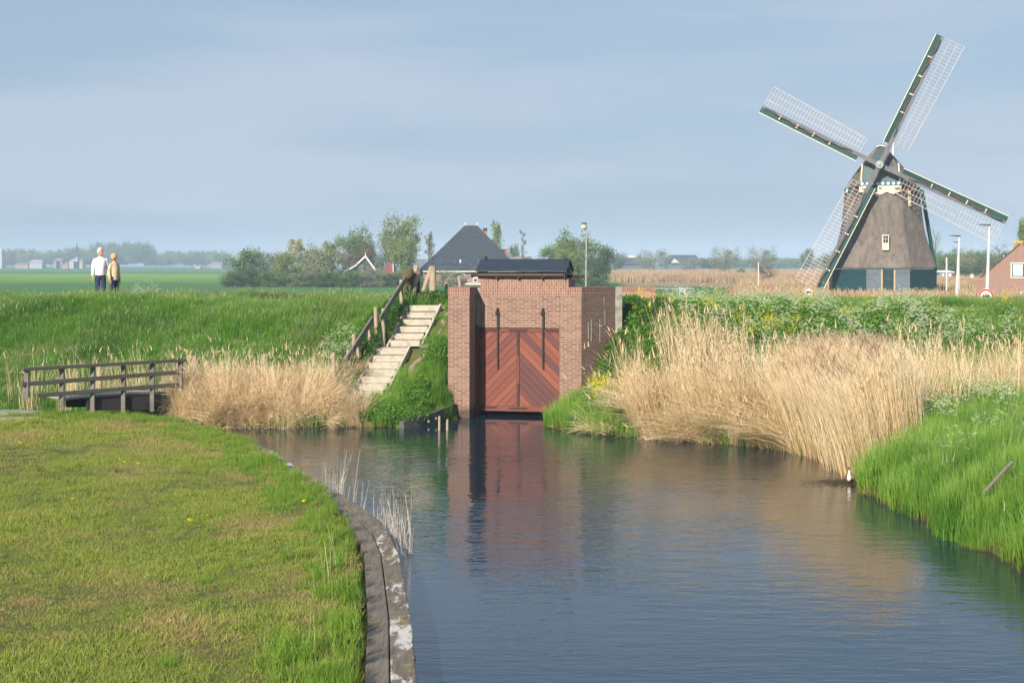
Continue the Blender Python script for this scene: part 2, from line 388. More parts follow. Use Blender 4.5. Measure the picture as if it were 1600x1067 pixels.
# stair corridor: list of (px left, px right, py, Y)
yu = [477.3, 488, 499.2, 510.3, 521.2, 532]; yl = [544.3, 555.7, 566.6, 577.7, 588.7, 600, 611.3]
xlu = [636.5, 630.3, 623.9, 617.9, 612.2, 605.6]; xll = [585.8, 579.8, 573, 566.8, 560, 554]
xru = [686.8, 680.6, 675, 669.3, 663.3, 657.5]; xrl = [638, 631.8, 625.6, 619.4, 613.2, 606, 600]
xll.append(548)
STEPS = [(xlu[i], xru[i], yu[i], 40.0-.27*i) for i in range(6)] + [(xll[i], xrl[i], yl[i], 37.9-.27*i) for i in range(7)]
STW = [(PX(a, Y), PX(b, Y), ZY(p, Y), Y) for a, b, p, Y in STEPS]
def stair_u(x, y):
    xs = [s[3] for s in STW][::-1]; lo = np.interp(y, xs, [s[0] for s in STW][::-1]); hi = np.interp(y, xs, [s[1] for s in STW][::-1])
    return (y > 35.9) & (y < 40.6), lo, hi
_hg = hgt
def hgt(x, y):
    h, d = _hg(x, y); m, lo, hi = stair_u(x, y)
    zz = np.interp(y, [s[3] for s in STW][::-1], [s[2] for s in STW][::-1])
    inn = m & (x > lo-.1) & (x < hi+.1); near = m & (x > lo-1.2) & (x < hi+.9) & ~inn
    dd = np.maximum(lo-.1-x, x-hi-.1); k = np.where(near, 1-ss(dd/.9), 0)
    h = np.where(inn, np.minimum(h, zz-.3), h)
    h = np.where(near & (d > .3), h*(1-k) + (zz-.05)*k, h)
    return h, d

def axis(lo, hi, dense, step, far0, far1):
    a = list(np.arange(lo, hi+1e-6, step)); s = step; v = a[-1]
    while v < far1: s *= 1.25; v += s; a.append(v)
    s = step; v = a[0]; pre = []
    while v > far0: s *= 1.25; v -= s; pre.append(v)
    return np.array(pre[::-1] + a)
ax_ = axis(-20, 20, 0, .2, -1500, 1500); ay_ = axis(8, 56, 0, .2, -60, 2600)
GX, GY = np.meshgrid(ax_, ay_)
GH, GD = hgt(GX, GY)
nx, ny = len(ax_), len(ay_)
ii = (np.arange(ny-1)[:, None]*nx + np.arange(nx-1)[None, :]).reshape(-1, 1)
gq = ii + np.array([0, 1, nx+1, nx])[None, :]

# ground material: soil / short turf near, crop stripes on the polder
m_ground, n, b = new_mat("ground"); b.inputs['Roughness'].default_value = .95; b.inputs['Specular IOR Level'].default_value = .1
pos = geo_pos(n); sx = N(n, 'ShaderNodeSeparateXYZ'); n.links.new(pos, sx.inputs[0])
z1 = noise(n, .5, 6, .6, vec=pos); z2 = noise(n, 9, 5, .7, vec=pos)
c = mixc(n, ramp(n, z1, .35, .7), (.065, .12, .016), (.12, .12, .03))
c = mixc(n, ramp(n, z2, .35, .75), c, (.10, .085, .04))
far = ramp(n, sx.outputs[1], 56, 70)
cr = N(n, 'ShaderNodeValToRGB'); cr.color_ramp.interpolation = 'LINEAR'
mr = N(n, 'ShaderNodeMapRange'); mr.inputs[1].default_value = 50; mr.inputs[2].default_value = 1500; n.links.new(sx.outputs[1], mr.inputs[0])
n.links.new(mr.outputs[0], cr.inputs[0])
els = cr.color_ramp.elements
stops = [(0, (.07, .17, .03)), (.14, (.065, .17, .035)), (.165, (.12, .25, .035)), (.30, (.22, .32, .04)), (.315, (.05, .19, .05)), (.6, (.07, .20, .05)), (.63, (.06, .13, .06)), (1, (.05, .12, .06))]
els[0].position = 0; els[0].color = stops[0][1] + (1,); els[1].position = 1; els[1].color = stops[-1][1] + (1,)
for p_, c_ in stops[1:-1]:
    e = els.new(p_); e.color = c_ + (1,)
z3 = noise(n, .03, 5, .6, vec=pos, mapscale=(1, .4, 1))
cf = mixc(n, ramp(n, z3, .4, .7, 0, .4), cr.outputs[0], (.12, .15, .05))
# dry reed land to the right
wob = N(n, 'ShaderNodeMath', operation='MULTIPLY_ADD'); n.links.new(z3, wob.inputs[0]); wob.inputs[1].default_value = 120; n.links.new(sx.outputs[1], wob.inputs[2])
r1 = ramp(n, wob.outputs[0], 270, 285); r2 = ramp(n, wob.outputs[0], 700, 680)
xr = N(n, 'ShaderNodeMath', operation='DIVIDE'); n.links.new(sx.outputs[0], xr.inputs[0]); n.links.new(sx.outputs[1], xr.inputs[1])
r3 = ramp(n, xr.outputs[0], .072, .082)
def mul(n, a, b_):
    q = N(n, 'ShaderNodeMath', operation='MULTIPLY'); n.links.new(a, q.inputs[0]); n.links.new(b_, q.inputs[1]); return q.outputs[0]
mk_ = mul(n, mul(n, r1, r2), r3)
cf = mixc(n, mk_, cf, mixc(n, ramp(n, z1, .3, .7), (.36, .25, .14), (.28, .19, .11)))
c = mixc(n, far, c, cf)
n.links.new(c, b.inputs['Base Color']); bump(n, b, z2, .8, .05)
gm = np_mesh("ground", np.stack([GX.ravel(), GY.ravel(), GH.ravel()], 1), gq, m_ground)
gm.polygons.foreach_set('use_smooth', [True]*len(gm.polygons))
go_ = bpy.data.objects.new("ground", gm); COL.objects.link(go_); tag(go_, 'grassy dike, bank and flat polder ground', 'ground', kind='structure')

# water
m_water, n, b = new_mat("water")
b.inputs['Base Color'].default_value = (.010, .024, .034, 1); b.inputs['Roughness'].default_value = .03; b.inputs['IOR'].default_value = 1.62
b.inputs['Specular IOR Level'].default_value = .5
pos = geo_pos(n)
w1 = noise(n, 1.0, 3, .55, vec=pos, mapscale=(1.5, 4.2, 1)); w2 = noise(n, 1.0, 2, .5, vec=pos, mapscale=(5, 13, 1)); w3 = noise(n, .33, 2, .5, vec=pos)
sx = N(n, 'ShaderNodeSeparateXYZ'); n.links.new(pos, sx.inputs[0])
calm = ramp(n, sx.outputs[1], 34.8, 30.0, .10, 1); calm2 = ramp(n, sx.outputs[1], 13.5, 22.0, .45, 1)
amp = mul(n, mul(n, calm, calm2), ramp(n, w3, .3, .65, .35, 1))
hsum = N(n, 'ShaderNodeMath', operation='MULTIPLY_ADD'); n.links.new(w2, hsum.inputs[0]); hsum.inputs[1].default_value = .3; n.links.new(w1, hsum.inputs[2])
k = N(n, 'ShaderNodeBump'); k.inputs['Distance'].default_value = .023; n.links.new(mul(n, hsum.outputs[0], amp), k.inputs['Height']); k.inputs['Strength'].default_value = 1
n.links.new(k.outputs[0], b.inputs['Normal'])
wv = MB(); wv.add([(-60, -5, 0), (14, -5, 0), (14, 40, 0), (-1.2, 39.2, 0), (-12, 39.0, 0), (-60, 50, 0)], [(0, 1, 2, 3, 4, 5)])
wob_ = wv.build("water", m_water); tag(wob_, 'calm rippled canal water below the sluice', 'water', kind='structure')
wv = MB(); wv.add([(18, 190, .58), (24.5, 190, .58), (26, 205, .58), (20.5, 206, .58)], [(0, 1, 2, 3)])
wo2 = wv.build("water", m_water); tag(wo2, 'small strip of ditch water in the far meadow', 'water', kind='structure')
# ------------------------------------------------------------------ shared materials
BR1, BR2, MORT = (.275, .155, .115), (.165, .085, .065), (.47, .37, .28)
m_brick = M_brick("sluice brick", BR1, BR2, MORT, ms=.007)
m_sold = M_brick("soldier brick", (.28, .14, .10), (.20, .095, .07), MORT, soldier=True, w=.20, h=.062, offs=0)
m_sold2 = M_brick("upright brick", (.31, .165, .12), (.22, .11, .08), MORT, soldier=True, w=.16, h=.062, offs=.5)
m_conc = M_plain("concrete", (.30, .285, .24), .9, c2=(.17, .16, .125), scale=5, bs=.5)
m_concd = M_plain("dark concrete", (.10, .095, .08), .9, c2=(.05, .05, .04), scale=4, bs=.5)
m_slate = M_plain("hoist roof sheet", (.022, .030, .042), .45, c2=(.032, .038, .048), scale=2, bs=.04, ms=(1, 1, 3))
m_black = M_plain("black iron", (.018, .015, .015), .5, .3, c2=(.05, .03, .022), scale=14, bs=.3)
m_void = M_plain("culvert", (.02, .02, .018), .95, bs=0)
m_post = M_wood("weathered post", (.42, .34, .24), (.22, .17, .12), axis='z', green=(.20, .20, .12))
m_rail = M_wood("grey rail", (.20, .18, .155), (.10, .09, .075), axis='x')
m_railb = M_wood("bridge rail", (.115, .105, .08), (.055, .05, .04), axis='x', green=(.07, .075, .04))
m_white = M_plain("white paint", (.72, .70, .64), .5, c2=(.6, .57, .5), scale=3, bs=0)
m_glass, n_, b_ = new_mat("window glass"); b_.inputs['Base Color'].default_value = (.03, .045, .05, 1); b_.inputs['Roughness'].default_value = .08

# ------------------------------------------------------------------ brick sluice
sl_ = thing("brick_sluice", 'red brick sluice with timber gate and black hoist roof at the canal head', 'sluice', SL0, SLR)
a = MB(); a.box(0, .567, 0, 1.9, -.7, 3.357-.215); po = a.build("pillar", m_brick, sl_, bevel=.006)
tag(po, 'tall brick pillar standing in the water left of the gate')
a = MB(); a.box(-.003, .570, -.003, 1.903, 3.357-.213, 3.357); a.build("pillar_cap", m_sold, po, bevel=.006)
# right pillar and facade
a = MB(); a.box(2.77, 3.35, .81, 1.95, -.3, 3.14); pr = a.build("pillar", m_brick, sl_, bevel=.006)
tag(pr, 'brick pillar right of the gate')
a = MB(); a.box(3.02, 3.353, .807, 1.953, 3.142, 3.357); a.build("pillar_cap", m_sold, pr, bevel=.006)
a = MB(); a.box(2.74, 3.1, .74, .9, .02, .36); a.build("footing", m_conc, pr, bevel=.03)
a = MB(); a.box(.68, 2.768, .812, 1.94, 2.30, 3.14); a.build("facade", m_brick, sl_)
a = MB(); a.box(.68, 3.018, .808, 1.945, 3.142, 3.56); fu = a.build("facade", m_sold2, sl_, bevel=.006); tag(fu, 'upright brick band under the hoist')
a = MB(); a.box(.57, .678, .84, 1.2, 2.30, 3.34); a.build("stone_jamb", m_conc, sl_, bevel=.008)
# deck and culvert
a = MB(); a.box(.57, .679, 1.2, 1.9, 2.3, 3.30); a.build("deck_slab", m_conc, sl_)
a = MB(); a.box(.572, .60, .95, 2.3, -.7, 2.3); a.box(2.74, 2.766, .95, 2.3, -.7, 2.3); a.box(.60, 2.74, 2.2, 2.3, -.7, 2.3); a.box(.60, 2.74, .96, 2.2, 2.24, 2.298)
a.build("culvert", m_void, sl_)
# splayed wing wall
def in2(p, q, t, z0, z1, mb):    # wall between plan points p,q thickness t to the right-back
    p = Vector(p); q = Vector(q); d = (q-p).normalized(); s = Vector((-d.y, d.x))*t
    return mb.prism([(p.x, p.y, z0), (q.x, q.y, z0), (q.x+s.x, q.y+s.y, z0), (p.x+s.x, p.y+s.y, z0)], (0, 0, z1-z0))
c_, s_ = math.cos(-SLR), math.sin(-SLR)
def W2L(x, y): dx, dy = x-SL0.x, y-SL0.y; return (dx*c_ - dy*s_, dx*s_ + dy*c_)
wp0 = SW(3.35, .813); dW = Vector((.616, .788)); wp1 = (wp0[0]+dW.x*1.56, wp0[1]+dW.y*1.56)
a = MB(); in2(W2L(*wp0), W2L(*wp1), .35, .0, 3.14, a); ww = a.build("wing_wall", m_brick, sl_); tag(ww, 'shaded brick wing wall with white streaks')
a = MB(); in2(W2L(wp0[0]+.002, wp0[1]-.002), W2L(wp1[0]+.002, wp1[1]-.002), .354, 3.142, 3.355, a); a.build("wall_coping", m_sold, ww)
wp2 = (wp1[0]+.19, wp1[1]+.02)
a = MB(); in2(W2L(wp1[0]+.004, wp1[1]-.004), W2L(*wp2), .34, 1.9, 3.345, a); a.build("concrete_pier", m_conc, sl_, bevel=.01)
pB = (wp0[0]+dW.x*.98, wp0[1]+dW.y*.98)
a = MB(); in2(W2L(pB[0]+.03, pB[1]-.04), W2L(pB[0]+dW.x*.33+.03, pB[1]+dW.y*.33-.04), .12, .9, 1.55, a); a.build("concrete_pier", m_conc, sl_, bevel=.01)
a = MB(); sn = Vector((dW.y, -dW.x))
for t_, z0, z1, w_ in ((.30, 2.0, 2.45, .012), (.43, 1.95, 2.45, .02), (.44, 2.45, 2.52, .01), (.83, 1.9, 2.52, .012), (.80, 2.32, 2.35, .16), (1.06, 2.35, 2.75, .01), (1.02, 2.9, 3.1, .008)):
    q0 = (wp0[0]+dW.x*t_+sn.x*.004, wp0[1]+dW.y*t_+sn.y*.004); q1 = (q0[0]+dW.x*w_, q0[1]+dW.y*w_)
    l0 = W2L(*q0); l1 = W2L(*q1); in2(l0, l1, .003, z0, z1, a)
a.split("lime_streak", m_white, ww)
# gate (timber)
m_gate, n, b = new_mat("gate hardwood"); b.inputs['Roughness'].default_value = .55; b.inputs['Specular IOR Level'].default_value = .35
at_ = N(n, 'ShaderNodeAttribute', attribute_name='fc')
cr = N(n, 'ShaderNodeValToRGB'); n.links.new(at_.outputs['Fac'], cr.inputs[0]); e = cr.color_ramp.elements
e[0].position = 0; e[0].color = (.075, .028, .028, 1); e[1].position = 1; e[1].color = (.25, .072, .034, 1)
q = e.new(.5); q.color = (.16, .042, .026, 1)
z = noise(n, 2.5, 6, .7, mapscale=(6, 6, 6)); z2 = noise(n, 30, 3, .6)
col = mixc(n, ramp(n, z, .4, .75, 0, .55), cr.outputs[0], (.08, .03, .028)); col = mixc(n, ramp(n, z2, .5, .8, 0, .3), col, (.18, .08, .06))
n.links.new(col, b.inputs['Base Color']); bump(n, b, z2, .25, .004)
GX0, GX1, GZ0, GZ1 = .605, 2.765, .115, 2.305
gate = MB(); V0 = .86
def clip(poly, x0, x1, z0, z1):
    for ax, val, sg in ((0, x0, 1), (0, x1, -1), (1, z0, 1), (1, z1, -1)):
        out = []
        for i in range(len(poly)):
            p, q = poly[i], poly[(i+1) % len(poly)]; dp = sg*(p[ax]-val); dq = sg*(q[ax]-val)
            if dp >= 0: out.append(p)
            if dp*dq < 0:
                t = dp/(dp-dq); out.append((p[0]+(q[0]-p[0])*t, p[1]+(q[1]-p[1])*t))
        poly = out
        if len(poly) < 3: return None
    return poly
cx = (GX0+GX1)/2 - .01
toneL = [.35, .5, .75, .55, .8, .3, .62, .5, .78, .6, .55, .82, .66, .6, .55, .7, .6, .5, .15, .4]
toneR = [.7, .55, .2, .85, .62, .1, .75, .9, .2, .12, .08, .15, .2, .85, .92, .6, .15, .1, .3, .2]
for side, (x0, x1) in enumerate(((GX0+.06, cx-.04), (cx+.04, GX1-.004))):
    st = .2135
    for k in range(-2, 24):
        c0 = GZ1 + 1.1 - k*st     # z at the centre post
        if side == 0: P = [(x0, c0-(cx-x0)), (x1, c0-(cx-x1)), (x1, c0-(cx-x1)-st+.011), (x0, c0-(cx-x0)-st+.011)]
        else: P = [(x0, c0-(x0-cx)), (x1, c0-(x1-cx)), (x1, c0-(x1-cx)-st+.011), (x0, c0-(x0-cx)-st+.011)]
        pl = clip(P, x0, x1, GZ0+.135, GZ1-.125)
        if pl:
            gate.cc = (toneL, toneR)[side][k % 20]; gate.prism([(p[0], V0, p[1]) for p in pl], (0, .04, 0))
gate.cc = .12; gate.box(GX0+.02, GX1-.01, V0+.03, V0+.05, GZ0+.05, GZ1-.05)
gp = gate.build("sluice_gate", m_gate, sl_, bevel=.003)
fr = MB(); fr.cc = .42
fr.box(GX0, GX1, V0-.02, V0+.05, GZ1-.12, GZ1); fr.cc = .5; fr.box(GX0, GX1, V0-.02, V0+.05, GZ0, GZ0+.13)
fr.cc = .3; fr.box(cx-.035, cx+.035, V0-.018, V0+.03, GZ0+.132, GZ1-.122); fr.cc = .25; fr.box(GX0, GX0+.055, V0-.018, V0+.03, GZ0+.132, GZ1-.122)
fr.cc = .3; fr.box(.575, .64, .70, V0-.03, 0, GZ1+.05)
fr.build("gate_frame", m_gate, gp, bevel=.004)
def strap(pts, w=.05):
    s = MB()
    for (x0, z0, x1, z1) in pts:
        s.box(x0, x1, V0-.032, V0-.02, z0, z1)
        L_ = max(x1-x0, z1-z0)
        for t in (.08, .5, .92):
            xx = x0+(x1-x0)*t if x1-x0 > z1-z0 else (x0+x1)/2; zz = (z0+z1)/2 if x1-x0 > z1-z0 else z0+(z1-z0)*t
            s.sphere((xx, V0-.034, zz), .012, nu=6, nv=4)
    o = s.build("iron_strap", m_black, gp); return o
strap([(GX0+.0, GZ1-.09, GX0+.5, GZ1-.045)]); strap([(GX1-.36, GZ1-.09, GX1, GZ1-.045)])
strap([(GX0+.0, GZ0+.07, GX0+.5, GZ0+.115)]); strap([(GX1-.34, GZ0+.05, GX1, GZ0+.095)])
strap([(cx-.25, GZ1-.09, cx+.25, GZ1-.045), (cx-.022, GZ1-.72, cx+.022, GZ1-.092)])
strap([(cx-.25, GZ0+.06, cx+.25, GZ0+.105), (cx-.022, GZ0+.107, cx+.022, GZ0+.72)])
for xr_ in (1.135, 2.335):
    s = MB(); s.box(xr_-.02, xr_+.02, V0-.065, V0-.045, GZ1-1.08, GZ1+.36)
    s.tube([(xr_+.02, V0-.07, GZ1+.5), (xr_+.04, V0-.07, GZ1+.3), (xr_+.035, V0-.07, GZ1-.02)], .016, 6)
    ring = [(xr_+.045*math.cos(t), V0-.065+.01*math.sin(t), GZ1+.38+.06*math.sin(t)) for t in np.linspace(0, 2*math.pi, 13)]
    s.tube(ring, .016, 6); s.sphere((xr_, V0-.06, GZ1+.47), (.03, .03, .05), nu=8, nv=6); s.sphere((xr_-.01, V0-.065, GZ1+.37), (.055, .035, .05), nu=8, nv=6)
    s.build("lifting_rod", m_black, gp)
    s = MB()
    for k in range(18):
        z0 = GZ1+.5+k*.045; s.tube([(xr_+.007*math.cos(t), .80+(.007*math.sin(t) if k % 2 else 0), z0+.022*math.sin(t)) for t in np.linspace(0, 2*math.pi, 7)], .0018, 4)
    s.build("lifting_chain", M_plain("rusty chain", (.22, .11, .07), .8, c2=(.3, .16, .1), scale=30, bs=0) if xr_ < 2 else bpy.data.materials["rusty chain"], gp)
s = MB(); s.box(cx-.12, cx+.12, V0-.04, V0+.03, GZ1+.002, GZ1+.03); s.tube([(cx, V0-.03, GZ1+.03), (cx, V0-.03, GZ1+.35)], .008, 5); s.tube([(cx-.05, V0-.03, GZ1+.27), (cx, V0-.03, GZ1+.3), (cx+.05, V0-.03, GZ1+.27)], .01, 5)
s.build("lifting_rod", m_black, gp)
# hoist: drum, roof, gables
RV0, RV1 = .72, 1.92; RU0, RU1 = .60, 2.955; ez, apz = 3.80, 4.09; rm = (RV0+RV1)/2
s = MB(); t_ = .02
for (va, za, vb, zb) in ((RV0-.06, ez-.015, rm, apz), (rm, apz, RV1+.06, ez-.015)):
    s.prism([(RU0-.02, va, za), (RU1+.02, va, za), (RU1+.02, vb, zb), (RU0-.02, vb, zb)], (0, 0, -t_))
s.box(RU0-.02, RU1+.02, RV0-.062, RV0-.04, ez-.045, ez-.02)
hr = s.build("hoist_roof", m_slate, sl_)
s = MB()
for u in (RU0+.02, RU1-.05):
    s.prism([(u, RV0, 3.57), (u, RV1, 3.57), (u, RV1, ez-.02), (u, rm, apz-.04), (u, RV0, ez-.02)], (.03, 0, 0))
s.split("hoist_gable", m_black, sl_)
s = MB(); s.sphere((RU0+.12, rm, apz+.03), (.04, .06, .05), nu=8, nv=6); s.box(RU0+.08, RU0+.16, rm-.05, rm+.05, apz-.01, apz+.03); s.box(RU1-.14, RU1-.06, rm-.05, rm+.05, apz-.01, apz+.06)
s.sphere((RU1-.12, rm-.1, apz-.04), .012, nu=6, nv=4); s.split("roof_vent", m_black, hr)
s = MB(); s.tube([(RU0+.05, RV0+.08, 3.662), (RU1-.06, RV0+.08, 3.662)], .088, 18); dr = s.build("hoist_drum", m_black, sl_, smooth=False)
for u in (1.13, 1.70, 2.33):
    s = MB(); s.box(u-.03, u+.03, RV0-.0, RV0+.2, 3.563, 3.74); s.box(u-.16, u+.16, RV0+.08, RV0+.3, 3.562, 3.578); s.build("drum_bracket", m_black, dr, bevel=.006)
s = MB(); s.tube([(RU0-.17, RV0+.10, 3.66), (RU0+.03, RV0+.10, 3.66)], .045, 12); s.tube([(RU0-.17, RV0+.10, 3.66), (RU0-.10, RV0+.10, 3.66)], .06, 12); s.build("drum_axle", m_black, dr)
s = MB(); s.tube([(RU1-.03, RV0+.45, 3.64), (RU1+.42, RV0+.45, 3.64)], .045, 12); s.tube([(RU1+.20, RV0+.45, 3.64), (RU1+.23, RV0+.45, 3.64)], .055, 12)
s.tube([(RU1, RV0+.5, 3.72), (RU1+.02, RV0+.5, 3.86)], .02, 8); s.build("drum_axle", m_black, dr)

# low brick parapet behind, at the far end of the sluice passage
pa = thing("brick_parapet", 'low brick parapet wall behind the sluice, right of its wing wall', 'wall', (PX(945, 44), 44.0, 2.45), R(-6))
a = MB(); a.box(0, 1.55, 0, .33, 0, .66); a.build("wall", M_brick("parapet brick", (.42, .20, .13), (.30, .12, .08), (.66, .55, .42)), pa)
a = MB(); a.box(-.003, 1.553, -.003, .333, .662, .80); a.build("coping", m_sold, pa)
pa["label"] = 'low brick parapet wall behind the sluice, right of its wing wall'
# low concrete bank wall left of the gate
bw = thing("bank_wall", 'low sloping concrete bank wall at the water left of the sluice pillar', 'wall', (-2.6, 34.2, 0))
s = MB(); pts = [(0, 0, .17), (.35, .45, .24), (.75, 1.15, .30), (1.02, 1.95, .34), (1.18, 2.3, .37)]
for i in range(len(pts)-1):
    (x0, y0, z0), (x1, y1, z1) = pts[i], pts[i+1]; d = Vector((x1-x0, y1-y0)).normalized(); nx_, ny_ = -d.y*.15, d.x*.15
    s.loft([[(x0, y0, -.5), (x0, y0, z0), (x0+nx_, y0+ny_, z0), (x0+nx_, y0+ny_, -.5)], [(x1, y1, -.5), (x1, y1, z1), (x1+nx_, y1+ny_, z1), (x1+nx_, y1+ny_, -.5)]])
s.build("wall", m_concd, bw)
s = MB(); s.tube([(.55, .75, .10), (.55, .70, .10)], .03, 8); s.tube([(.72, 1.02, .14), (.72, .97, .14)], .03, 8); s.split("bolt_plate", m_conc, bw)
for i, (px, y0, y1) in enumerate(((686.5, 650, 672), (699, 655, 672))):
    Y = 8777/(y1-HOR) ; s = MB(); s.tube([(0, 0, -.5), (0, 0, ZY(y0, Y)*.6), (.004, 0, ZY(y0, Y))], [.03, .03, .027], 8)
    o = s.build("water_stake", m_post); o.location = (PX(px, Y), Y, 0)
    tag(o, ['thin grey stake in the water before the bank wall, left one', 'thin shorter stake in the water nearest the sluice pillar'][i], 'stake', 'stakes in the water by the sluice')

# ------------------------------------------------------------------ stairs
m_step, n, b = new_mat("stair concrete"); b.inputs['Roughness'].default_value = .9
z = noise(n, 5, 6, .7); z2 = noise(n, 28, 4, .7)
col = mixc(n, ramp(n, z, .4, .7), (.46, .41, .33), (.33, .29, .22)); col = mixc(n, ramp(n, z2, .55, .75, 0, .7), col, (.2, .17, .12))
n.links.new(col, b.inputs['Base Color']); bump(n, b, z2, .5, .008)
st_ = thing("concrete_stairs", 'pale concrete stairs climbing the dike left of the sluice', 'stairs', (STW[-1][0], STW[-1][3], STW[-1][2]-.18))
ox, oy, oz = st_.location
s = None
for i, (x0, x1, z, Y) in enumerate(STW):
    s = MB(); dep = .33 if i != 6 else .75
    s.box(x0-ox+.04, x1-ox-.02, Y-oy, Y-oy+dep, z-oz-.165, z-oz); s.build("step", m_step, st_, bevel=.012)
for grp in (STW[:6], STW[6:]):
    (xa, xb, za, Ya), (xc, xd, zc, Yc) = grp[0], grp[-1]
    s = MB(); s.bar((xb-ox+.03, Ya-oy+.1, za-oz-.02), (xd-ox+.03, Yc-oy-.12, zc-oz-.19), .055, .16); s.bar((xa-ox+.01, Ya-oy+.1, za-oz-.05), (xc-ox+.01, Yc-oy-.12, zc-oz-.2), .05, .16)
    s.split("stringer", m_step, st_)
x0, x1, z, Y = STW[0]
s = MB(); s.prism([(x0-ox+.1, Y-oy+.33, z-oz-.01), (x1-ox, Y-oy+.33, z-oz-.01), (PX(775, 41.3)-ox, 41.0-oy, z-oz+.02), (PX(775, 42)-ox, 42.0-oy, z-oz+.02), (PX(690, 41.5)-ox, 41.2-oy, z-oz+.02)], (0, 0, -.1)); s.build("top_slab", m_step, st_)

# worn earth trail between stairs and sluice
m_earth = M_plain("trail earth", (.26, .20, .13), .95, c2=(.17, .13, .08), scale=6, bs=.8, bd=.03)
s = MB(); rows = []
for i in range(22):
    y = 36.5+3.3*i/21; _, lo_, hi_ = stair_u(np.array([0.]), np.array([y])); xc = float(hi_[0])+.42+.10*math.sin(i*.9); w_ = .15+.07*math.sin(i*.6+1)
    row = []
    for q_ in (-1, -.3, .3, 1):
        x = xc+q_*w_; row.append((x, y, float(hgt(np.array([x]), np.array([y]))[0][0])+(.03 if abs(q_) < .9 else -.03)))
    rows.append(row)
vs = [p for r in rows for p in r]; s.add(vs, [(i*4+j, i*4+j+1, (i+1)*4+j+1, (i+1)*4+j) for i in range(21) for j in range(3)])
o = s.build("path", m_earth, smooth=True); tag(o, 'worn bare earth trail beside the stairs', 'path', kind='structure')
# handrail and posts
def pole(name, label, cat, px0, py0, px1, py1, Y, r, mat, group=None, Y1=None, cap=True, n=10, sink=.3):
    A = Vector(at(px0, py0, Y)); B = Vector(at(px1, py1, Y if Y1 is None else Y1)); d = (B-A)
    s = MB(); b0 = A - d.normalized()*sink
    mid = A + d*.5 + Vector((rnd.uniform(-.01, .01), 0, 0))
    s.tube([b0-A, mid-A, B-A-d.normalized()*.015, B-A], [r*1.05, r, r*.97, r*.8], n); o = s.build(name, mat, smooth=False); o.location = A
    return tag(o, label, cat, group)
for i, (pxs, a0, b0, Ya, Yb, l) in enumerate((([(560, 588, 540), (578, 552, 503)], (539, 566), (582, 499), 36.6, 38.2, 'lower grey plank handrail on two posts beside the stairs'),
                                             ([(599, 545, 482), (627, 520, 437)], (594, 499), (635, 434), 38.3, 40.3, 'upper grey plank handrail on two posts beside the stairs'))):
    hrl = thing("handrail", l, 'handrail', (PX(a0[0], Ya), Ya, ZY(pxs[0][1], Ya)), 0, 'handrails of the dike stairs')
    o0 = Vector(hrl.location)
    s = MB(); s.bar(Vector(at(a0[0], a0[1], Ya-.06))-o0, Vector(at(b0[0], b0[1], Yb-.06))-o0, .05, .17); s.build("rail", m_rail, hrl, bevel=.008)
    for px, yb, yt in pxs:
        Y = Ya + (Yb-Ya)*(px-a0[0])/(b0[0]-a0[0]); s = MB(); q0 = Vector(at(px, yb, Y))-o0; q1 = Vector(at(px, yt, Y))-o0
        s.tube([q0-Vector((0, 0, .4)), q1-Vector((0, 0, .02)), q1], [.055, .052, .04], 10); s.build("post", m_post, hrl)
G_ = 'round timber posts along the dike stairs'
pole("timber_post", 'short pale timber post at the foot of the lower handrail', 'post', 545, 560, 544, 547, 36.9, .05, m_post, G_)
pole("timber_post", 'pale timber post just left of the lower handrail', 'post', 554, 560, 553, 522, 37.6, .055, m_post, G_)
pole("timber_post", 'pale timber post left of the upper handrail foot', 'post', 588, 508, 587, 480, 38.9, .055, m_post, G_)
pole("timber_post", 'crooked grey timber post in dead grass left of the stairs', 'post', 522, 588, 521, 551, 36.4, .06, m_post, G_)
pole("timber_post", 'slim timber post behind the sluice pillar, nearer the farmhouse door', 'post', 719, 450, 717, 431, 43.5, .05, m_post, G_)
pole("timber_post", 'slim low timber post behind the sluice pillar, just right of the pair', 'post', 697, 460, 697.5, 441, 42.5, .055, m_post, G_)
tp = thing("braced_post", 'stout timber post with a leaning brace at the top of the stairs', 'post', at(676, 470, 41.5))
s = MB(); s.tube([(0, 0, -.3), (.01, 0, .5), (.0, 0, ZY(416, 41.5)-tp.location.z)], [.11, .105, .1], 12); s.build("post", m_post, tp)
s = MB(); q0 = Vector(at(660, 460, 41.6))-tp.location; q1 = Vector(at(674, 418, 41.6))-tp.location; s.tube([q0, q1], [.075, .07], 10); s.build("brace", m_post, tp)
pole("broken_post", 'split weathered timber post right of the mossy stump', 'post', 645, 462, 651, 415, 41.4, .09, m_post, n=6)
pole("broken_post", 'dark split timber slab leaning behind the weathered post', 'post', 653, 455, 652, 428, 41.9, .08, m_railb, n=6)
m_moss = M_plain("mossy bark", (.12, .075, .035), .95, c2=(.09, .10, .03), scale=9, bs=1, bd=.05)
ms_ = thing("mossy_stump", 'leaning mossy dead stump at the top of the handrail', 'stump', at(631, 460, 41.2))
s = MB(); L0 = Vector(ms_.location)
s.tube([Vector(at(628, 470, 41.2))-L0, Vector(at(634, 440, 41.2))-L0, Vector(at(641, 428, 41.2))-L0, Vector(at(645, 421, 41.2))-L0], [.15, .15, .19, .10], 10)
s.tube([Vector(at(630, 440, 41.1))-L0, Vector(at(637, 428, 41.1))-L0, Vector(at(643, 424, 41.1))-L0], [.11, .2, .08], 9)
o = s.build("trunk", m_moss, ms_, smooth=True)
dm = o.modifiers.new('sub', 'SUBSURF'); dm.levels = 2; dm.render_levels = 2
tx = bpy.data.textures.new('bark', 'CLOUDS'); tx.noise_scale = .12
dm = o.modifiers.new('d', 'DISPLACE'); dm.texture = tx; dm.strength = .12

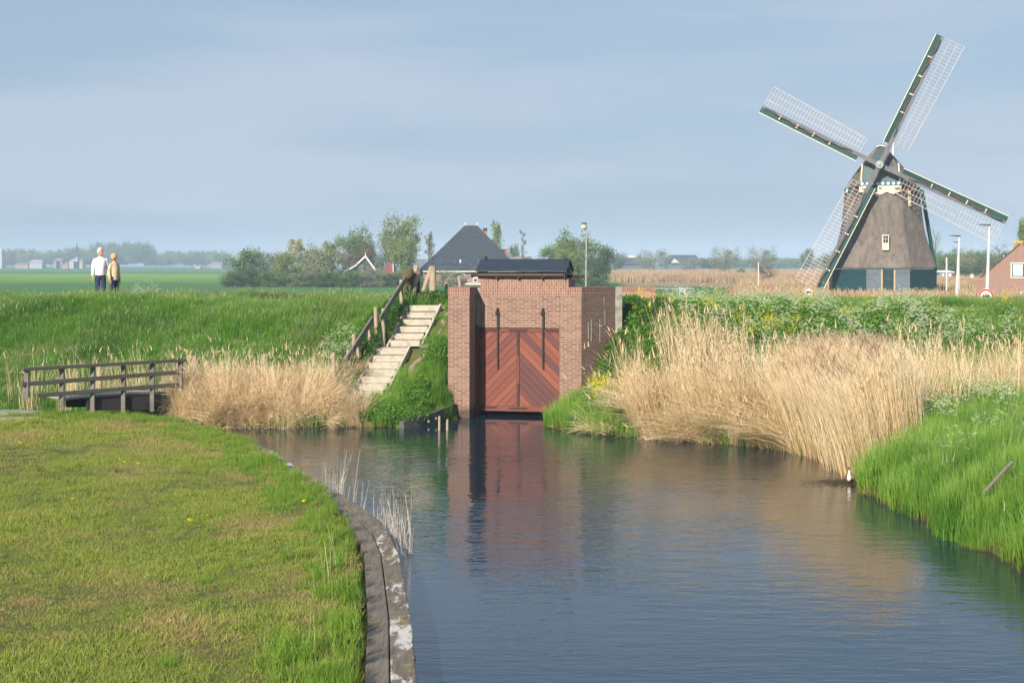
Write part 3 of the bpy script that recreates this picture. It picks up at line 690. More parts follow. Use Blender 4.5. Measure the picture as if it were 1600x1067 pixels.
# wire fence at the dike foot
wf = thing("wire_fence", 'post and wire fence running along the foot of the left dike', 'fence', (PX(411, 37.2), 37.2, .5))
fps = [(20, 570, 36.6), (156, 572, 36.8), (303, 556, 37.0), (411, 553, 37.2), (521, 549, 37.3)]
tops = []
for px, yt, Y in fps[1:4]:
    A = Vector(at(px, yt, Y)); s = MB(); L0 = Vector(wf.location); gz = float(hgt(np.array([A.x]), np.array([A.y]))[0][0])
    s.tube([Vector((A.x, A.y, gz-.3))-L0, Vector((A.x+rnd.uniform(-.02, .02), A.y, A.z-.02))-L0, A-L0], [.075, .07, .055], 9); s.build("post", m_post, wf); tops.append(A-L0)
tops.append(Vector(at(521, 552, 36.4))-Vector(wf.location))
m_wire = M_plain("wire", (.22, .21, .19), .6, .5, bs=0)
for dz in (.06, .3):
    s = MB()
    for p, q in zip(tops[:-1], tops[1:]): s.tube([p-Vector((0, .06, dz)), (p+q)/2-Vector((0, .06, dz+.03)), q-Vector((0, .06, dz))], .004, 4)
    s.build("wire", m_wire, wf)

# ------------------------------------------------------------------ footbridge
fb = thing("footbridge", 'small grey timber footbridge with a three-rail railing over the ditch', 'footbridge', (PX(40, 32), 32.0, .55))
A0 = Vector((PX(42, 32.0), 32.0, 0)); A1 = Vector((PX(285, 34.6), 34.6, 0)); L0 = Vector(fb.location)
posts = [(42, 578, 622), (97, 574, 634), (145, 571, 645), (193, 569, 646), (238, 566, 643), (282, 563, 610)]
def bY(px): return 32.0 + (px-42)/(285-42)*2.6
for px, yt, yb in posts:
    Y = bY(px); s = MB(); q0 = Vector(at(px, yb, Y))-L0; q1 = Vector(at(px, yt, Y))-L0
    s.bar(q0, q1, .10, .09, up=(0, 1, 0)); s.build("railing_post", m_rail, fb, bevel=.008)
for (xa, ya, xb, yb_, w, h) in ((35, 577, 290, 562.5, .13, .075), (34, 600.5, 278, 581.5, .05, .10), (58, 618, 278, 601, .05, .10)):
    Ya, Yb = bY(xa)-.02, bY(xb)-.02; s = MB(); s.bar(Vector(at(xa, ya, Ya))-L0, Vector(at(xb, yb_, Yb))-L0, w, h); s.build("rail", m_railb, fb, bevel=.01)
zd0, zd1 = ZY(632, 32.7), ZY(620, 34.2)
d = (A1-A0).normalized(); s2 = Vector((-d.y, d.x, 0))
def deckp(t, w, z): p = A0 + (A1-A0)*t + s2*w; return (p.x-L0.x, p.y-L0.y, z-L0.z)
m_deck = M_wood("deck planks", (.36, .32, .26), (.24, .21, .17), axis='y')
s = MB()
nP = 26
for i in range(nP):
    t0 = .24 + .68*i/nP; t1 = .24 + .68*(i+.93)/nP; z0 = .80 + .10*math.sin(math.pi*min(1, t0*1.0)); 
    s.prism([deckp(t0, .06, z0), deckp(t1, .06, z0), deckp(t1, 1.25, z0), deckp(t0, 1.25, z0)], (0, 0, -.04))
s.build("deck", m_deck, fb)
s = MB()
for w in (.07, 1.15): s.loft([[deckp(.38, w, .86), deckp(.38, w+.1, .86), deckp(.38, w+.1, .55), deckp(.38, w, .55)], [deckp(.9, w, .86), deckp(.9, w+.1, .86), deckp(.9, w+.1, .44), deckp(.9, w, .44)]])
s.split("beam", M_wood("dark beam", (.05, .042, .035), (.025, .022, .02), axis='x'), fb)
# path slab and worn path at the left
m_sand = M_plain("path", (.34, .29, .23), .95, c2=(.24, .20, .15), scale=7, bs=.6)
s = MB(); s.prism([(-13.9, 31.0, .45), (-11.1, 31.6, .46), (-10.6, 32.4, .47), (-11.2, 32.6, .47), (-14.2, 31.7, .46)], (0, 0, -.5)); o = s.build("path", m_sand); tag(o, 'pale worn path leading to the footbridge', 'path', kind='structure')
s = MB(); s.prism([(-14.2, 32.3, .53), (-11.4, 32.75, .54), (-10.9, 33.0, .55), (-11.6, 33.3, .55), (-14.4, 32.9, .54)], (0, 0, -.12)); o = s.build("path", m_conc); tag(o, 'narrow pale slab beside the worn path', 'path', kind='structure')

# ------------------------------------------------------------------ timber edging
m_plank, n, b = new_mat("edging timber"); b.inputs['Roughness'].default_value = .85
pos = geo_pos(n)
z = noise(n, 1, 6, .7, vec=pos, mapscale=(22, 2.2, 10)); z1 = noise(n, 1, 6, .75, vec=pos, mapscale=(5, 1.5, 5)); z2 = noise(n, 3, 5, .7, vec=pos); z4 = noise(n, 14, 5, .7, vec=pos)
col = mixc(n, ramp(n, z, .3, .7), (.18, .145, .105), (.095, .072, .052))
at_ = N(n, 'ShaderNodeAttribute', attribute_name='fc')
wt = mul(n, ramp(n, z1, .50, .58), ramp(n, at_.outputs['Fac'], .55, .7, .08, 1)); col = mixc(n, wt, col, (.50, .47, .42))
col = mixc(n, mul(n, ramp(n, z2, .54, .64), ramp(n, z4, .45, .6)), col, (.30, .22, .05)); col = mixc(n, mul(n, ramp(n, z2, .40, .30), ramp(n, z4, .45, .6)), col, (.10, .055, .02))
n.links.new(col, b.inputs['Base Color']); bump(n, b, z, .8, .01)
te = thing("timber_edging", 'weathered timber plank edging with white and yellow lichen between lawn and water', 'edging', (-1.2, 14, 0))
E_ = np.array(EDGE[:13]); inn = [(-.62, 2), (-1.07, 9.5), (-1.286, 12.4), (-1.49, 14.7), (-1.86, 17.9), (-2.1, 19.3), (-2.42, 20.5), (-2.86, 21.9), (-3.42, 23.3), (-4.24, 25.7), (-4.97, 27.85), (-5.6, 29.2), (-6.4, 30.7)]
def lerp(p, q, t): return (p[0]+(q[0]-p[0])*t, p[1]+(q[1]-p[1])*t)
def chain(ti, to, zt, zb, name, lo, hi, cc, seg):
    s = MB(); s.cc = cc
    rings = []
    for i in range(lo, hi):
        pi = lerp(EDGE[i], inn[i], ti); po = lerp(EDGE[i], inn[i], to)
        rings.append([(pi[0]+1.2, pi[1]-14, zb), (pi[0]+1.2, pi[1]-14, zt), (po[0]+1.2, po[1]-14, zt), (po[0]+1.2, po[1]-14, zb)])
    s.loft(rings); o = s.build(name, m_plank, te, bevel=.015); return o
chain(0.0, .5, .305, -.5, "plank", 0, 6, .9, 0); chain(.525, 1.0, .31, -.2, "plank", 0, 6, .2, 0)
chain(0.0, .55, .29, -.5, "plank", 5, 9, .5, 0); chain(.58, 1.0, .295, -.2, "plank", 5, 9, .1, 0)
chain(0.0, .9, .28, -.5, "plank", 8, 13, .8, 0)
# ------------------------------------------------------------------ windmill
m_thatch, n, b = new_mat("thatch"); b.inputs['Roughness'].default_value = .95; b.inputs['Specular IOR Level'].default_value = .1
z = noise(n, 1, 6, .75, mapscale=(3.5, 3.5, .8)); z2 = noise(n, .5, 5, .6); z3 = noise(n, 1, 4, .7, mapscale=(9, 9, 3))
col = mixc(n, ramp(n, z, .3, .72), (.185, .155, .135), (.105, .085, .07)); col = mixc(n, ramp(n, z2, .48, .66, 0, .65), col, (.235, .205, .18)); col = mixc(n, ramp(n, z3, .55, .75, 0, .5), col, (.09, .07, .055))
n.links.new(col, b.inputs['Base Color']); bump(n, b, z3, .9, .06)
def M_boards(name, c, pitch=.22, rough=.6, vert=False):
    m, n, b = new_mat(name); b.inputs['Roughness'].default_value = rough
    t = N(n, 'ShaderNodeTexCoord'); s = N(n, 'ShaderNodeSeparateXYZ'); n.links.new(t.outputs['UV'], s.inputs[0])
    q = N(n, 'ShaderNodeMath', operation='MULTIPLY'); q.inputs[1].default_value = 1/pitch; n.links.new(s.outputs[0 if vert else 1], q.inputs[0])
    fr_ = N(n, 'ShaderNodeMath', operation='FRACT'); n.links.new(q.outputs[0], fr_.inputs[0])
    z = noise(n, 2, 4, .6); col = mixc(n, ramp(n, z, .3, .7), c, tuple(x*.75 for x in c))
    fl = N(n, 'ShaderNodeMath', operation='FLOOR'); n.links.new(q.outputs[0], fl.inputs[0]); wn = N(n, 'ShaderNodeTexWhiteNoise', noise_dimensions='1D'); n.links.new(fl.outputs[0], wn.inputs['W'])
    col = mixc(n, ramp(n, wn.outputs[0], 0, 1, 0, .35), col, tuple(x*1.35 for x in c))
    gap = ramp(n, fr_.outputs[0], .0, .10, 1, 0); col = mixc(n, gap, col, tuple(x*.25 for x in c))
    n.links.new(col, b.inputs['Base Color']); bump(n, b, fr_.outputs[0], 1, .03); return m
m_teal = M_boards("teal boards", (.008, .050, .062)); m_greyb = M_boards("grey boards", (.13, .155, .185)); m_green = M_plain("mill green", (.004, .052, .040), .75, c2=(.01, .06, .05), scale=4, bs=0)
m_gable = M_boards("cap gable boards", (.05, .085, .09), .25); m_cream = M_plain("cream paint", (.70, .62, .45), .5, c2=(.6, .5, .36), scale=3, bs=0)
m_palegreen = M_plain("pale green panel", (.08, .13, .12), .5, bs=0); m_spar = M_plain("spar grey", (.12, .11, .115), .55, .1, c2=(.085, .08, .085), scale=3, bs=0)
m_lat = M_plain("lattice paint", (.50, .42, .39), .7, c2=(.4, .33, .30), scale=2, bs=0); m_cloth = M_plain("furled sailcloth", (.10, .065, .06), .9, c2=(.06, .04, .04), scale=12, bs=.3)
m_blue = M_plain("blue paint", (.03, .10, .22), .5, bs=0); m_red = M_plain("red paint", (.22, .035, .03), .5, bs=0)
WY = 124.0; WX = 32.25; WZ = .5
mill = thing("windmill", 'thatched octagonal drainage windmill with green boarded base and four lattice sails', 'windmill', (WX, WY, WZ), R(-8))
def octr(r, z, k=8, rot=22.5, cx=0, cy=0, sy=1): return [(cx+r*math.cos(R(rot+360*i/k)), cy+sy*r*math.sin(R(rot+360*i/k)), z) for i in range(k)]
co = 1/math.cos(R(22.5))
# base: each wall panel
rb = 4.36; zb = ZY(421, WY-4.3)-WZ
ring0 = octr(rb*co, -.3); ring1 = octr(rb*co, zb)
s = MB(); s.loft([ring0, ring1]); base_o = s.build("base_wall", m_teal, mill)
hw = rb*math.tan(R(22.5))
s = MB(); s.box(-hw+.02, -.58, -rb-.03, -rb+.02, -.2, zb-.02); s.box(.62, hw-.02, -rb-.03, -rb+.02, -.2, zb-.02); s.split("board_panel", m_greyb, mill)
dx0, dx1 = -.52, .52
s = MB(); s.box(dx0+.1, dx1-.1, -rb-.05, -rb-.01, 0, zb-.03); dr_ = s.build("door", m_teal, mill)
s = MB(); s.box(dx0+.2, dx1-.2, -rb-.06, -rb-.052, 1.75, 2.75); s.build("pane", m_glass, dr_)
s = MB(); s.box(-.012, .012, -rb-.07, -rb-.062, 1.75, 2.75); s.box(dx0+.2, dx1-.2, -rb-.07, -rb-.0625, 2.2, 2.23); s.build("glazing_bar", m_palegreen, dr_)
for xx in (dx0, dx1-.1+.1): s = MB(); s.box(xx-.06, xx+.07, -rb-.12, -rb-.0, -.1, zb-.03); s.build("door_post", M_plain("door post", (.5, .36, .22), .6, bs=0), mill)
# thatched body: concave flare
prof = [(82.5, 419.5, 0), (81.0, 417, 0), (77.5, 405, 0), (73.5, 393, 0), (69.3, 380, 0), (65.5, 367, 0), (62.5, 352, 0), (60.5, 336, 0), (58.8, 318, 0), (57.3, 300, 0)]
k = WY/F_PX; rings = [octr((82.0*k-.25)*co*.985, ZY(420, WY-4.5)-WZ)]
for r_, y_, _ in prof: rings.append(octr(r_*k*co*.965, ZY(y_, WY - r_*k)-WZ))
s = MB(); s.loft(rings); o = s.build("thatched_body", m_thatch, mill, bevel=.22)
for p in o.data.polygons: p.use_smooth = False
zt = rings[-1][0][2]
s = MB(); s.loft([octr(57.0*k*co*.97, zt-.02), octr(57.0*k*co*.97, zt+.5)]); s.build("green_collar", m_green, mill)
# window in the thatch
s = MB(); wz0, wz1 = ZY(391, WY-4.0)-WZ, ZY(367, WY-4.0)-WZ; wx = (1384.5-1387.5)*k
s.box(wx-.27, wx+.27, -4.16, -3.5, wz0, wz1); wf_ = s.build("window", m_cream, mill)
s = MB(); s.box(wx-.20, wx+.20, -4.18, -4.162, wz0+.62, wz1-.07); s.build("pane", m_glass, wf_)
s = MB(); s.box(wx-.012, wx+.012, -4.19, -4.182, wz0+.62, wz1-.07); s.box(wx-.2, wx+.2, -4.19, -4.182, wz0+.93, wz0+.96); s.build("glazing_bar", m_cream, wf_)
for xx, zz in ((.62+1.35, 1.3), (-2.6, 1.2)):
    pass
# cap (rotated)
cap = MB(); CR = R(-9)
capz = zt + .42
rings = []
def ogive(y, hw_, z0, zt_, pw=1.25, nn=9):
    L_ = []
    for i in range(nn+1):
        t = i/nn; L_.append((hw_*(1-t**pw*1.0)**.75 if t < 1 else 0, z0 + (zt_-z0)*t))
    return [(x, y, z) for x, z in L_] + [(-x, y, z) for x, z in L_[-2::-1]]
for y, hw_, z0, z1 in ((-3.0, 1.95, capz+.2, capz+3.72), (-2.0, 2.6, capz+.05, capz+3.6), (-1.0, 3.0, capz-.05, capz+3.3), (.2, 3.1, capz-.12, capz+2.75), (1.4, 3.05, capz-.12, capz+2.15), (2.5, 2.5, capz-.1, capz+1.45), (3.3, 1.2, capz-.05, capz+.6)):
    rings.append(ogive(y, hw_, z0, z1))
def rotc(p): x, y, z = p; return (x*math.cos(CR)-y*math.sin(CR), x*math.sin(CR)+y*math.cos(CR), z)
RC = lambda r: [rotc(p) for p in r]
s = MB(); s.loft([RC(r) for r in rings]); capo = s.build("thatched_cap", m_thatch, mill, smooth=False, bevel=.08)
def face(poly, y, d, mat, name, parent, bevel=0): s = MB(); s.prism(RC([(x, y, z) for x, z in poly]), rotc((0, d, 0)), 0); return s.build(name, mat, parent, bevel=bevel)
f0 = [(x, z) for x, y, z in ogive(0, 1.60, capz+.4, capz+3.45, nn=10)]
zc = capz
fg = face(f0, -3.04, .12, m_gable, "gable_board", mill)
face([(-1.5, zc+.45), (1.5, zc+.45), (1.38, zc+1.75), (-1.38, zc+1.75)], -3.10, .04, m_palegreen, "gable_panel", mill)
for sg in (-1, 1):
    s = MB(); pts = [rotc((sg*(1.58-.10*t*t), -3.14, zc+.45+1.55*t)) for t in (0, .3, .6, .85, 1)]
    for p, q in zip(pts[:-1], pts[1:]): s.bar(p, q, .12, .05, up=(0, 1, 0))
    s.build("cream_trim", m_cream, mill)
s = MB(); s.bar(rotc((-.30, -3.15, zc+3.44)), rotc((.0, -3.15, zc+3.55)), .08, .09, up=(0, 1, 0)); s.bar(rotc((0, -3.15, zc+3.55)), rotc((.30, -3.15, zc+3.44)), .08, .09, up=(0, 1, 0)); s.split("cap_peak_trim", m_white, mill)
s = MB(); s.loft([RC([(-1.72, -3.2, zc+.12), (1.72, -3.2, zc+.12), (1.72, -3.2, zc+.47), (-1.72, -3.2, zc+.47)]), RC([(-1.72, -3.05, zc+.12), (1.72, -3.05, zc+.12), (1.72, -3.05, zc+.47), (-1.72, -3.05, zc+.47)])]); bs_ = s.build("blue_band", m_blue, mill)
s = MB()
for i in range(8):
    x = -1.5+i*.43; p = rotc((x, -3.215, zc+.30)); q = rotc((x, -3.205, zc+.30)); s.tube([p, q], .125, 12)
s.split("white_dot", m_white, bs_)
# storm board with scalloped lower edge
pts = [(-1.75, zc+.1), (-1.75, zc-.42)]
for i in range(13):
    x = -1.75+3.5*i/12; pts.append((x, zc-.42-.22*math.cos((x)*2.9)**2*(1 if abs(x) < 1.3 else .3)))
pts += [(1.75, zc-.42), (1.75, zc+.1)]
sb = face(pts, -3.16, .1, m_cream, "storm_board", mill)
s = MB()
for row, zz in ((0, zc-.10), (1, zc-.28)):
    for i in range(16):
        if row == 1 and 5 <= i <= 9: continue
        x = -1.1+i*.145; 
        if abs(x) < .14: continue
        s.bar(rotc((x, -3.17, zz-.05)), rotc((x+.03, -3.17, zz+.05)), .03, .01, up=(0, 1, 0))
s.build("board_lettering", M_plain("faded lettering", (.33, .24, .14), .7, bs=0), sb)
s = MB()
for x0, x1, z0, z1 in ((-1.5, -1.1, zc-.2, zc-.08), (-.13, .13, zc-.16, zc-.04), (1.2, 1.75, zc-.22, zc-.06), (-2.3, -1.8, zc-.3, zc-.15), (1.8, 2.8, zc-.34, zc-.2)):
    s.bar(rotc((x0, -3.19, (z0+z1)/2)), rotc((x1, -3.19, (z0+z1)/2)), z1-z0, .04, up=(0, 1, 0))
s.split("red_trim", m_red, sb)
s = MB(); s.bar(rotc((-2.9, -1.6, zc-.2)), rotc((2.9, -1.6, zc-.2)), .35, .3); s.build("cross_beam", m_cream, mill)
s = MB(); s.bar(rotc((2.35, -2.3, zc-.2)), rotc((2.4, -2.35, zc-1.65)), .17, .17); s.build("winding_beam", m_cream, mill)
s = MB(); s.bar(rotc((3.3, 3.0, zc)), (83*k, .6, 2.9), .24, .24); s.build("tail_pole", m_green, mill)
s = MB(); s.tube([(19*k, 1.0, zc+2.2), (20*k, 1.0, zc+5.2)], .07, 8); s.build("cap_pole", m_white, mill)
# sails
HUB = Vector(rotc((0, -4.1, 0))); HUB.z = ZY(258, WY-4.1)-WZ
s = MB(); h0 = HUB + Vector(rotc((0, -.35, 0))); s.tube([HUB+Vector(rotc((0, 1.4, -.1))), HUB+Vector(rotc((0, .3, 0))), HUB+Vector(rotc((0, -.1, 0))), h0], [.3, .34, .42, .32], 8); s.tube([h0, h0+Vector(rotc((0, -.1, 0)))], [.16, .1], 8)
hub = s.build("windshaft_head", M_plain("hub grey", (.30, .33, .33), .5, .2, bs=0), mill, bevel=.03)
ex = Vector(rotc((1, 0, 0))); ey = Vector(rotc((0, 1, 0))); ez_ = Vector((0, 0, 1))
LS = 11.85
for si, (ang, yoff) in enumerate(((64.2, 0), (151.6, .28), (243.0, 0), (333.6, .28))):
    LS = 11.75 if si % 2 == 0 else 11.2
    ca, sa = math.cos(R(ang)), math.sin(R(ang))
    er = ex*ca + ez_*sa; et = ex*sa - ez_*ca     # clockwise as seen from the front
    se = bpy.data.objects.new("sail", None); COL.objects.link(se); se.parent = mill; se.location = HUB + ey*yoff
    def P(r, t, d=0.0, tw=None):
        a = R(20*(1-r/LS)+3) if tw is None else tw
        return er*r + et*(t*math.cos(a)) + ey*(t*math.sin(a) + d)
    s = MB(); s.bar(er*.35, er*3.0, .36, .32, up=ey, w2=.32, h2=.30); s.bar(er*3.0, er*LS, .32, .30, up=ey, w2=.17, h2=.16); s.build("spar", m_spar, se)
    s = MB()
    nn = 14; r0 = 1.95
    for i in range(nn):
        ra, rb_ = r0+(LS-r0)*i/nn, r0+(LS-r0)*(i+1)/nn - .0
        s.prism([P(ra, -.12, -.03), P(rb_, -.12, -.03), P(rb_, -.60, -.03), P(ra, -.60, -.03)], ey*.035)
    s.build("leading_board", m_green, se)
    s = MB(); s.bar(P(r0-.05, -.62, -.05), P(LS, -.62, -.05), .055, .10, up=ey); s.build("board_edge", m_cream, se)
    s = MB(); nb = 31
    for i in range(nb+1):
        r_ = 2.05 + (LS-2.1)*i/nb; wl = 1.62 + .3*i/nb
        s.bar(P(r_, -.24, .02), P(r_, wl, .02), .030, .04, up=ey)
    for q in (.36, .68, 1.0):
        pts = [P(2.05+(LS-2.1)*i/6, (1.62+.3*i/6)*q, .0) for i in range(7)]
        for p, p2 in zip(pts[:-1], pts[1:]): s.bar(p, p2, .034 if q < 1 else .045, .035, up=ey)
    s.build("lattice", m_lat, se)
    s = MB(); pts = []; rad = []
    for i in range(29):
        t = i/28; r_ = 2.6+(LS-2.9)*t; pts.append(P(r_, -.02-.20*math.sin(math.pi*t*1.0)*(1 if si != 1 else 1.0) + .05*math.sin(i*1.3), -.22, 0)); rad.append(.035+.04*abs(math.sin(i*.55+si)))
    s.tube(pts, rad, 6); s.build("furled_sailcloth", m_cloth, se)
    s = MB()
    for t in (.28, .45, .62, .80):
        r_ = 2+(LS-2)*t; s.bar(P(r_, -.05, -.2), P(r_, -.42, -.2), .09, .05, up=ey)
    s.split("sail_cleat", m_cream, se)

# ------------------------------------------------------------------ farmhouse and other far buildings
def slate(name, c, c2): return M_plain(name, c, .7, c2=c2, scale=1, ms=(2.2, 2.2, .18), lo=.4, hi=.75, bs=.2, bd=.03)
m_froof = slate("farm slate roof", (.020, .027, .036), (.050, .056, .06)); m_pinkb = M_plain("farm brick", (.36, .21, .18), .9, c2=(.26, .14, .12), scale=1.5, bs=0)
m_dark = M_plain("dark barn wall", (.02, .03, .033), .8, bs=0); m_redroof = M_plain("red tiles", (.22, .07, .05), .85, c2=(.14, .05, .04), scale=2, bs=0)
m_winb = M_plain("window blue", (.03, .07, .10), .3, bs=0)
FY = 240.0; fk = FY/F_PX
fh = thing("farmhouse", 'large pyramid roofed farmhouse with dark slate roof and pinkish brick walls', 'farmhouse', (PX(734, FY), FY, .5))
def lx(px, Y=FY, o=fh): return PX(px, Y) - o.location.x
def lz(py, Y=FY): return ZY(py, Y) - .5
wx0, wx1 = lx(661), lx(807); ex0, ex1 = lx(654), lx(814); ze = lz(422.5); za = lz(350.5); D = 17.0
s = MB(); s.box(wx0, wx1, 0, D, -.5, ze+.05); s.build("wall", m_pinkb, fh)
s = MB(); rx0, rx1 = lx(724), lx(744)
s.loft([[(ex0, -.6, ze-.1), (ex1, -.6, ze-.1), (ex1, D+.6, ze-.1), (ex0, D+.6, ze-.1)], [(ex0, -.6, ze), (ex1, -.6, ze), (ex1, D+.6, ze), (ex0, D+.6, ze)], [(rx0, D/2-1, za), (rx1, D/2-1, za), (rx1, D/2+1, za), (rx0, D/2+1, za)]])
rf = s.build("roof", m_froof, fh)
s = MB(); s.box(wx0-.05, wx1+.05, -.65, -.5, ze-.28, ze-.11); s.box(ex0-.1, ex0+.25, -.62, -.5, ze-.3, ze+.25); s.build("eaves_board", m_white, fh)
s = MB()
for x in (rx0+.1, rx1-.1): s.bar((x, D/2, za-.05), (x+(-.1 if x < 0 else .1), D/2, za+.5), .14, .14)
s.split("ridge_finial", m_white, rf)
s = MB(); cx0, cx1 = lx(753.5), lx(759.5); s.box(cx0, cx1, D/2-.3, D/2+.3, 5, lz(357.5, FY+8)); ch = s.build("chimney", M_plain("chimney brick", (.40, .15, .10), .9, bs=0), rf)
s = MB(); s.box(cx0-.06, cx1+.06, D/2-.36, D/2+.36, lz(361, FY+8), lz(357, FY+8)+.05); s.build("chimney_cap", m_black, ch)
def roof_y(zl): t = (zl-ze)/(za-ze); return -.6 + (D/2-1+.6)*t
for (x0, x1, y0, y1, mm) in ((684.5, 691, 405, 413.5, m_winb), (718, 722, 406, 411, m_white), (720, 727, 405, 413, m_winb), (708, 713, 407, 413, m_winb), (745, 751, 405, 413, m_winb)):
    s = MB(); z0_, z1_ = lz(y1), lz(y0); a0, a1 = roof_y(z0_)-.05, roof_y(z1_)-.05
    s.prism([(lx(x0), a0, z0_), (lx(x1), a0, z0_), (lx(x1), a1, z1_), (lx(x0), a1, z1_)], (0, -.06, .04)); s.build("skylight", mm, rf)
for (x0, x1, y0, y1) in ((696.5, 703.5, 424.5, 433), (719, 726.5, 424.5, 433), (739, 746.5, 431, 441)):
    s = MB(); s.box(lx(x0), lx(x1), -.08, .02, lz(y1), lz(y0)); w_ = s.build("window", m_white, fh)
    s = MB(); s.box(lx(x0)+.12, lx(x1)-.12, -.10, -.082, lz(y1)+.12, lz(y0)-.5); s.build("pane", m_winb, w_)
s = MB(); s.box(lx(727), lx(755), -.05, .01, -.3, .25); s.build("plinth", m_white, fh)
s = MB(); s.box(lx(655), lx(661), 1, 3, 0, lz(423)); s.box(lx(655.5), lx(660), .9, 1, 0, lz(423)-.2); s.build("blue_shed_door", m_winb, fh)
# wing right of farmhouse
wg = thing("brick_outhouse", 'low dark roofed outhouse with red brick gable behind the farmhouse, right side', 'outhouse', (PX(783, 250), 250, .5))
s = MB(); q = lambda px: PX(px, 250)-wg.location.x; qz = lambda py: ZY(py, 250)-.5
s.box(q(770), q(792), 0, 6, -.3, qz(404)); s.prism([(q(789), -.05, qz(404)), (q(793.5), -.05, qz(404)), (q(793.5), -.05, qz(392)), (q(791), -.05, qz(388)), (q(789), -.05, qz(392))], (0, 6, 0)); s.build("wall", M_plain("gable brick", (.32, .13, .09), .9, bs=0), wg)
s = MB(); s.prism([(q(768), -.3, qz(404)), (q(789.5), -.3, qz(404)), (q(789.5), 3, qz(390)), (q(768), 3, qz(390))], (0, 0, .12)); s.build("roof", m_froof, wg)
wg2 = thing("long_shed", 'long low shed with pale pinkish roof behind the sluice hoist', 'shed', (PX(808, 262), 262, .5))
q = lambda px: PX(px, 262)-wg2.location.x; qz = lambda py: ZY(py, 262)-.5
s = MB(); s.box(q(789), q(832), 0, 6, -.3, qz(406)); s.build("wall", m_pinkb, wg2)
s = MB(); s.prism([(q(787), -.3, qz(407)), (q(834), -.3, qz(407)), (q(831), 3, qz(402)), (q(790), 3, qz(402))], (0, 0, .1)); s.build("roof", M_plain("pale roof", (.36, .27, .24), .8, bs=0), wg2)
# gabled barn left
bY_ = 232.0; bn = thing("wooden_barn", 'dark green gabled barn with white bargeboards among the trees', 'barn', (PX(571, bY_), bY_, .5), R(5.6))
q = lambda px: PX(px, bY_)-bn.location.x; qz = lambda py: ZY(py, bY_)-.5
G_p = [(q(527), -.3), (q(592), -.3), (q(592), qz(431)), (q(571), qz(402)), (q(556), qz(416.5)), (q(527), qz(431))]
s = MB(); s.prism([(x, 0, z) for x, z in G_p], (0, 12, 0)); s.build("wall", M_boards("barn boards", (.03, .05, .05), .3, vert=True), bn)
s = MB(); ed = [(q(594.5), qz(433)), (q(571), qz(400.5)), (q(555), qz(415.5)), (q(524.5), qz(432.5))]
for (xa, za_), (xb, zb_) in zip(ed[:-1], ed[1:]): s.prism([(xa, -.25, za_), (xb, -.25, zb_), (xb, -.25, zb_+.16), (xa, -.25, za_+.16)], (0, 12.4, 0))
s.build("roof", m_redroof, bn)
s = MB()
for (xa, za_), (xb, zb_) in zip(ed[:-1], ed[1:]): s.bar((xa, -.3, za_), (xb, -.3, zb_), .26, .06, up=(0, 1, 0))
s.bar((q(571), -.3, qz(401)), (q(571), -.3, qz(395.5)), .12, .12); s.build("bargeboard", m_white, bn)
s = MB(); s.box(q(541), q(548), -.05, .0, -.1, qz(429)); s.build("barn_window", m_white, bn)
# small red roofed house
hY = 240.; rh = thing("red_roofed_house", 'small house with red tiled half hipped roof between barn and tall tree', 'house', (PX(606, hY), hY, .5))
q = lambda px: PX(px, hY)-rh.location.x; qz = lambda py: ZY(py, hY)-.5
s = MB(); s.box(q(599), q(613), 0, 8, -.3, qz(429)); s.build("wall", m_pinkb, rh)
s = MB(); s.loft([[(q(597), -.3, qz(430)), (q(614.5), -.3, qz(430)), (q(614.5), 8.3, qz(430)), (q(597), 8.3, qz(430))], [(q(603.5), 2, qz(411)), (q(613.5), 2, qz(411)), (q(613.5), 6, qz(411)), (q(603.5), 6, qz(411))]]); s.build("roof", m_redroof, rh)
s = MB(); s.box(q(614), q(615.2), -.35, -.1, qz(430), qz(412)); s.box(q(597), q(615), -.4, -.32, qz(431), qz(429.6)); s.build("white_trim", m_white, rh)
# dark low roof behind the barn trees
hs = thing("grey_roofed_shed", 'grey roofed shed behind the tall tree, left of the farmhouse', 'shed', (PX(652, 256), 256, .5))
q = lambda px: PX(px, 256)-hs.location.x; qz = lambda py: ZY(py, 256)-.5
s = MB(); s.box(q(636), q(664), 0, 6, -.3, qz(419)); s.build("wall", m_pinkb, hs)
s = MB(); s.prism([(q(634), -.3, qz(420)), (q(668), -.3, qz(420)), (q(665), 3, qz(406)), (q(640), 3, qz(406))], (0, 0, .1)); s.build("roof", M_plain("grey roof", (.17, .18, .2), .7, bs=0), hs)

# house at the right edge
HY = 118.0; hk = HY/F_PX
hr_ = thing("brick_house", 'pinkish brick house with steep gable and yellow lichened chimney at the right edge', 'house', (PX(1600, HY), HY, .5), R(-21))
q = lambda px: (PX(px, HY)-hr_.location.x)*1.06; qz = lambda py: ZY(py, HY)-.5
m_hb = M_brick("house brick", (.34, .20, .155), (.28, .165, .13), (.38, .27, .21), w=.22, h=.065, ms=.007, stain=.2)
s = MB(); s.prism([(q(1541), 0, -.5), (q(1660), 0, -.5), (q(1660), 0, qz(433)), (q(1606), 0, qz(384)), (q(1590), 0, qz(384)), (q(1541), 0, qz(433))], (0, 9, 0)); s.build("wall", m_hb, hr_)
s = MB(); s.box(q(1531.5), q(1541)-.01, .6, 4, -.5, qz(439)); s.build("side_wall", m_hb, hr_)
s = MB()
s.prism([(q(1539.5), -.1, qz(434)), (q(1594.5), -.1, qz(381.5)), (q(1594.5), -.1, qz(380)), (q(1538.5), -.1, qz(433))], (0, 9.2, 0))
s.prism([(q(1602), -.1, qz(381.5)), (q(1662), -.1, qz(434)), (q(1662), -.1, qz(432.5)), (q(1602), -.1, qz(380))], (0, 9.2, 0)); s.build("roof", M_plain("house roof tiles", (.13, .06, .045), .85, c2=(.08, .05, .04), scale=3, bs=0), hr_)
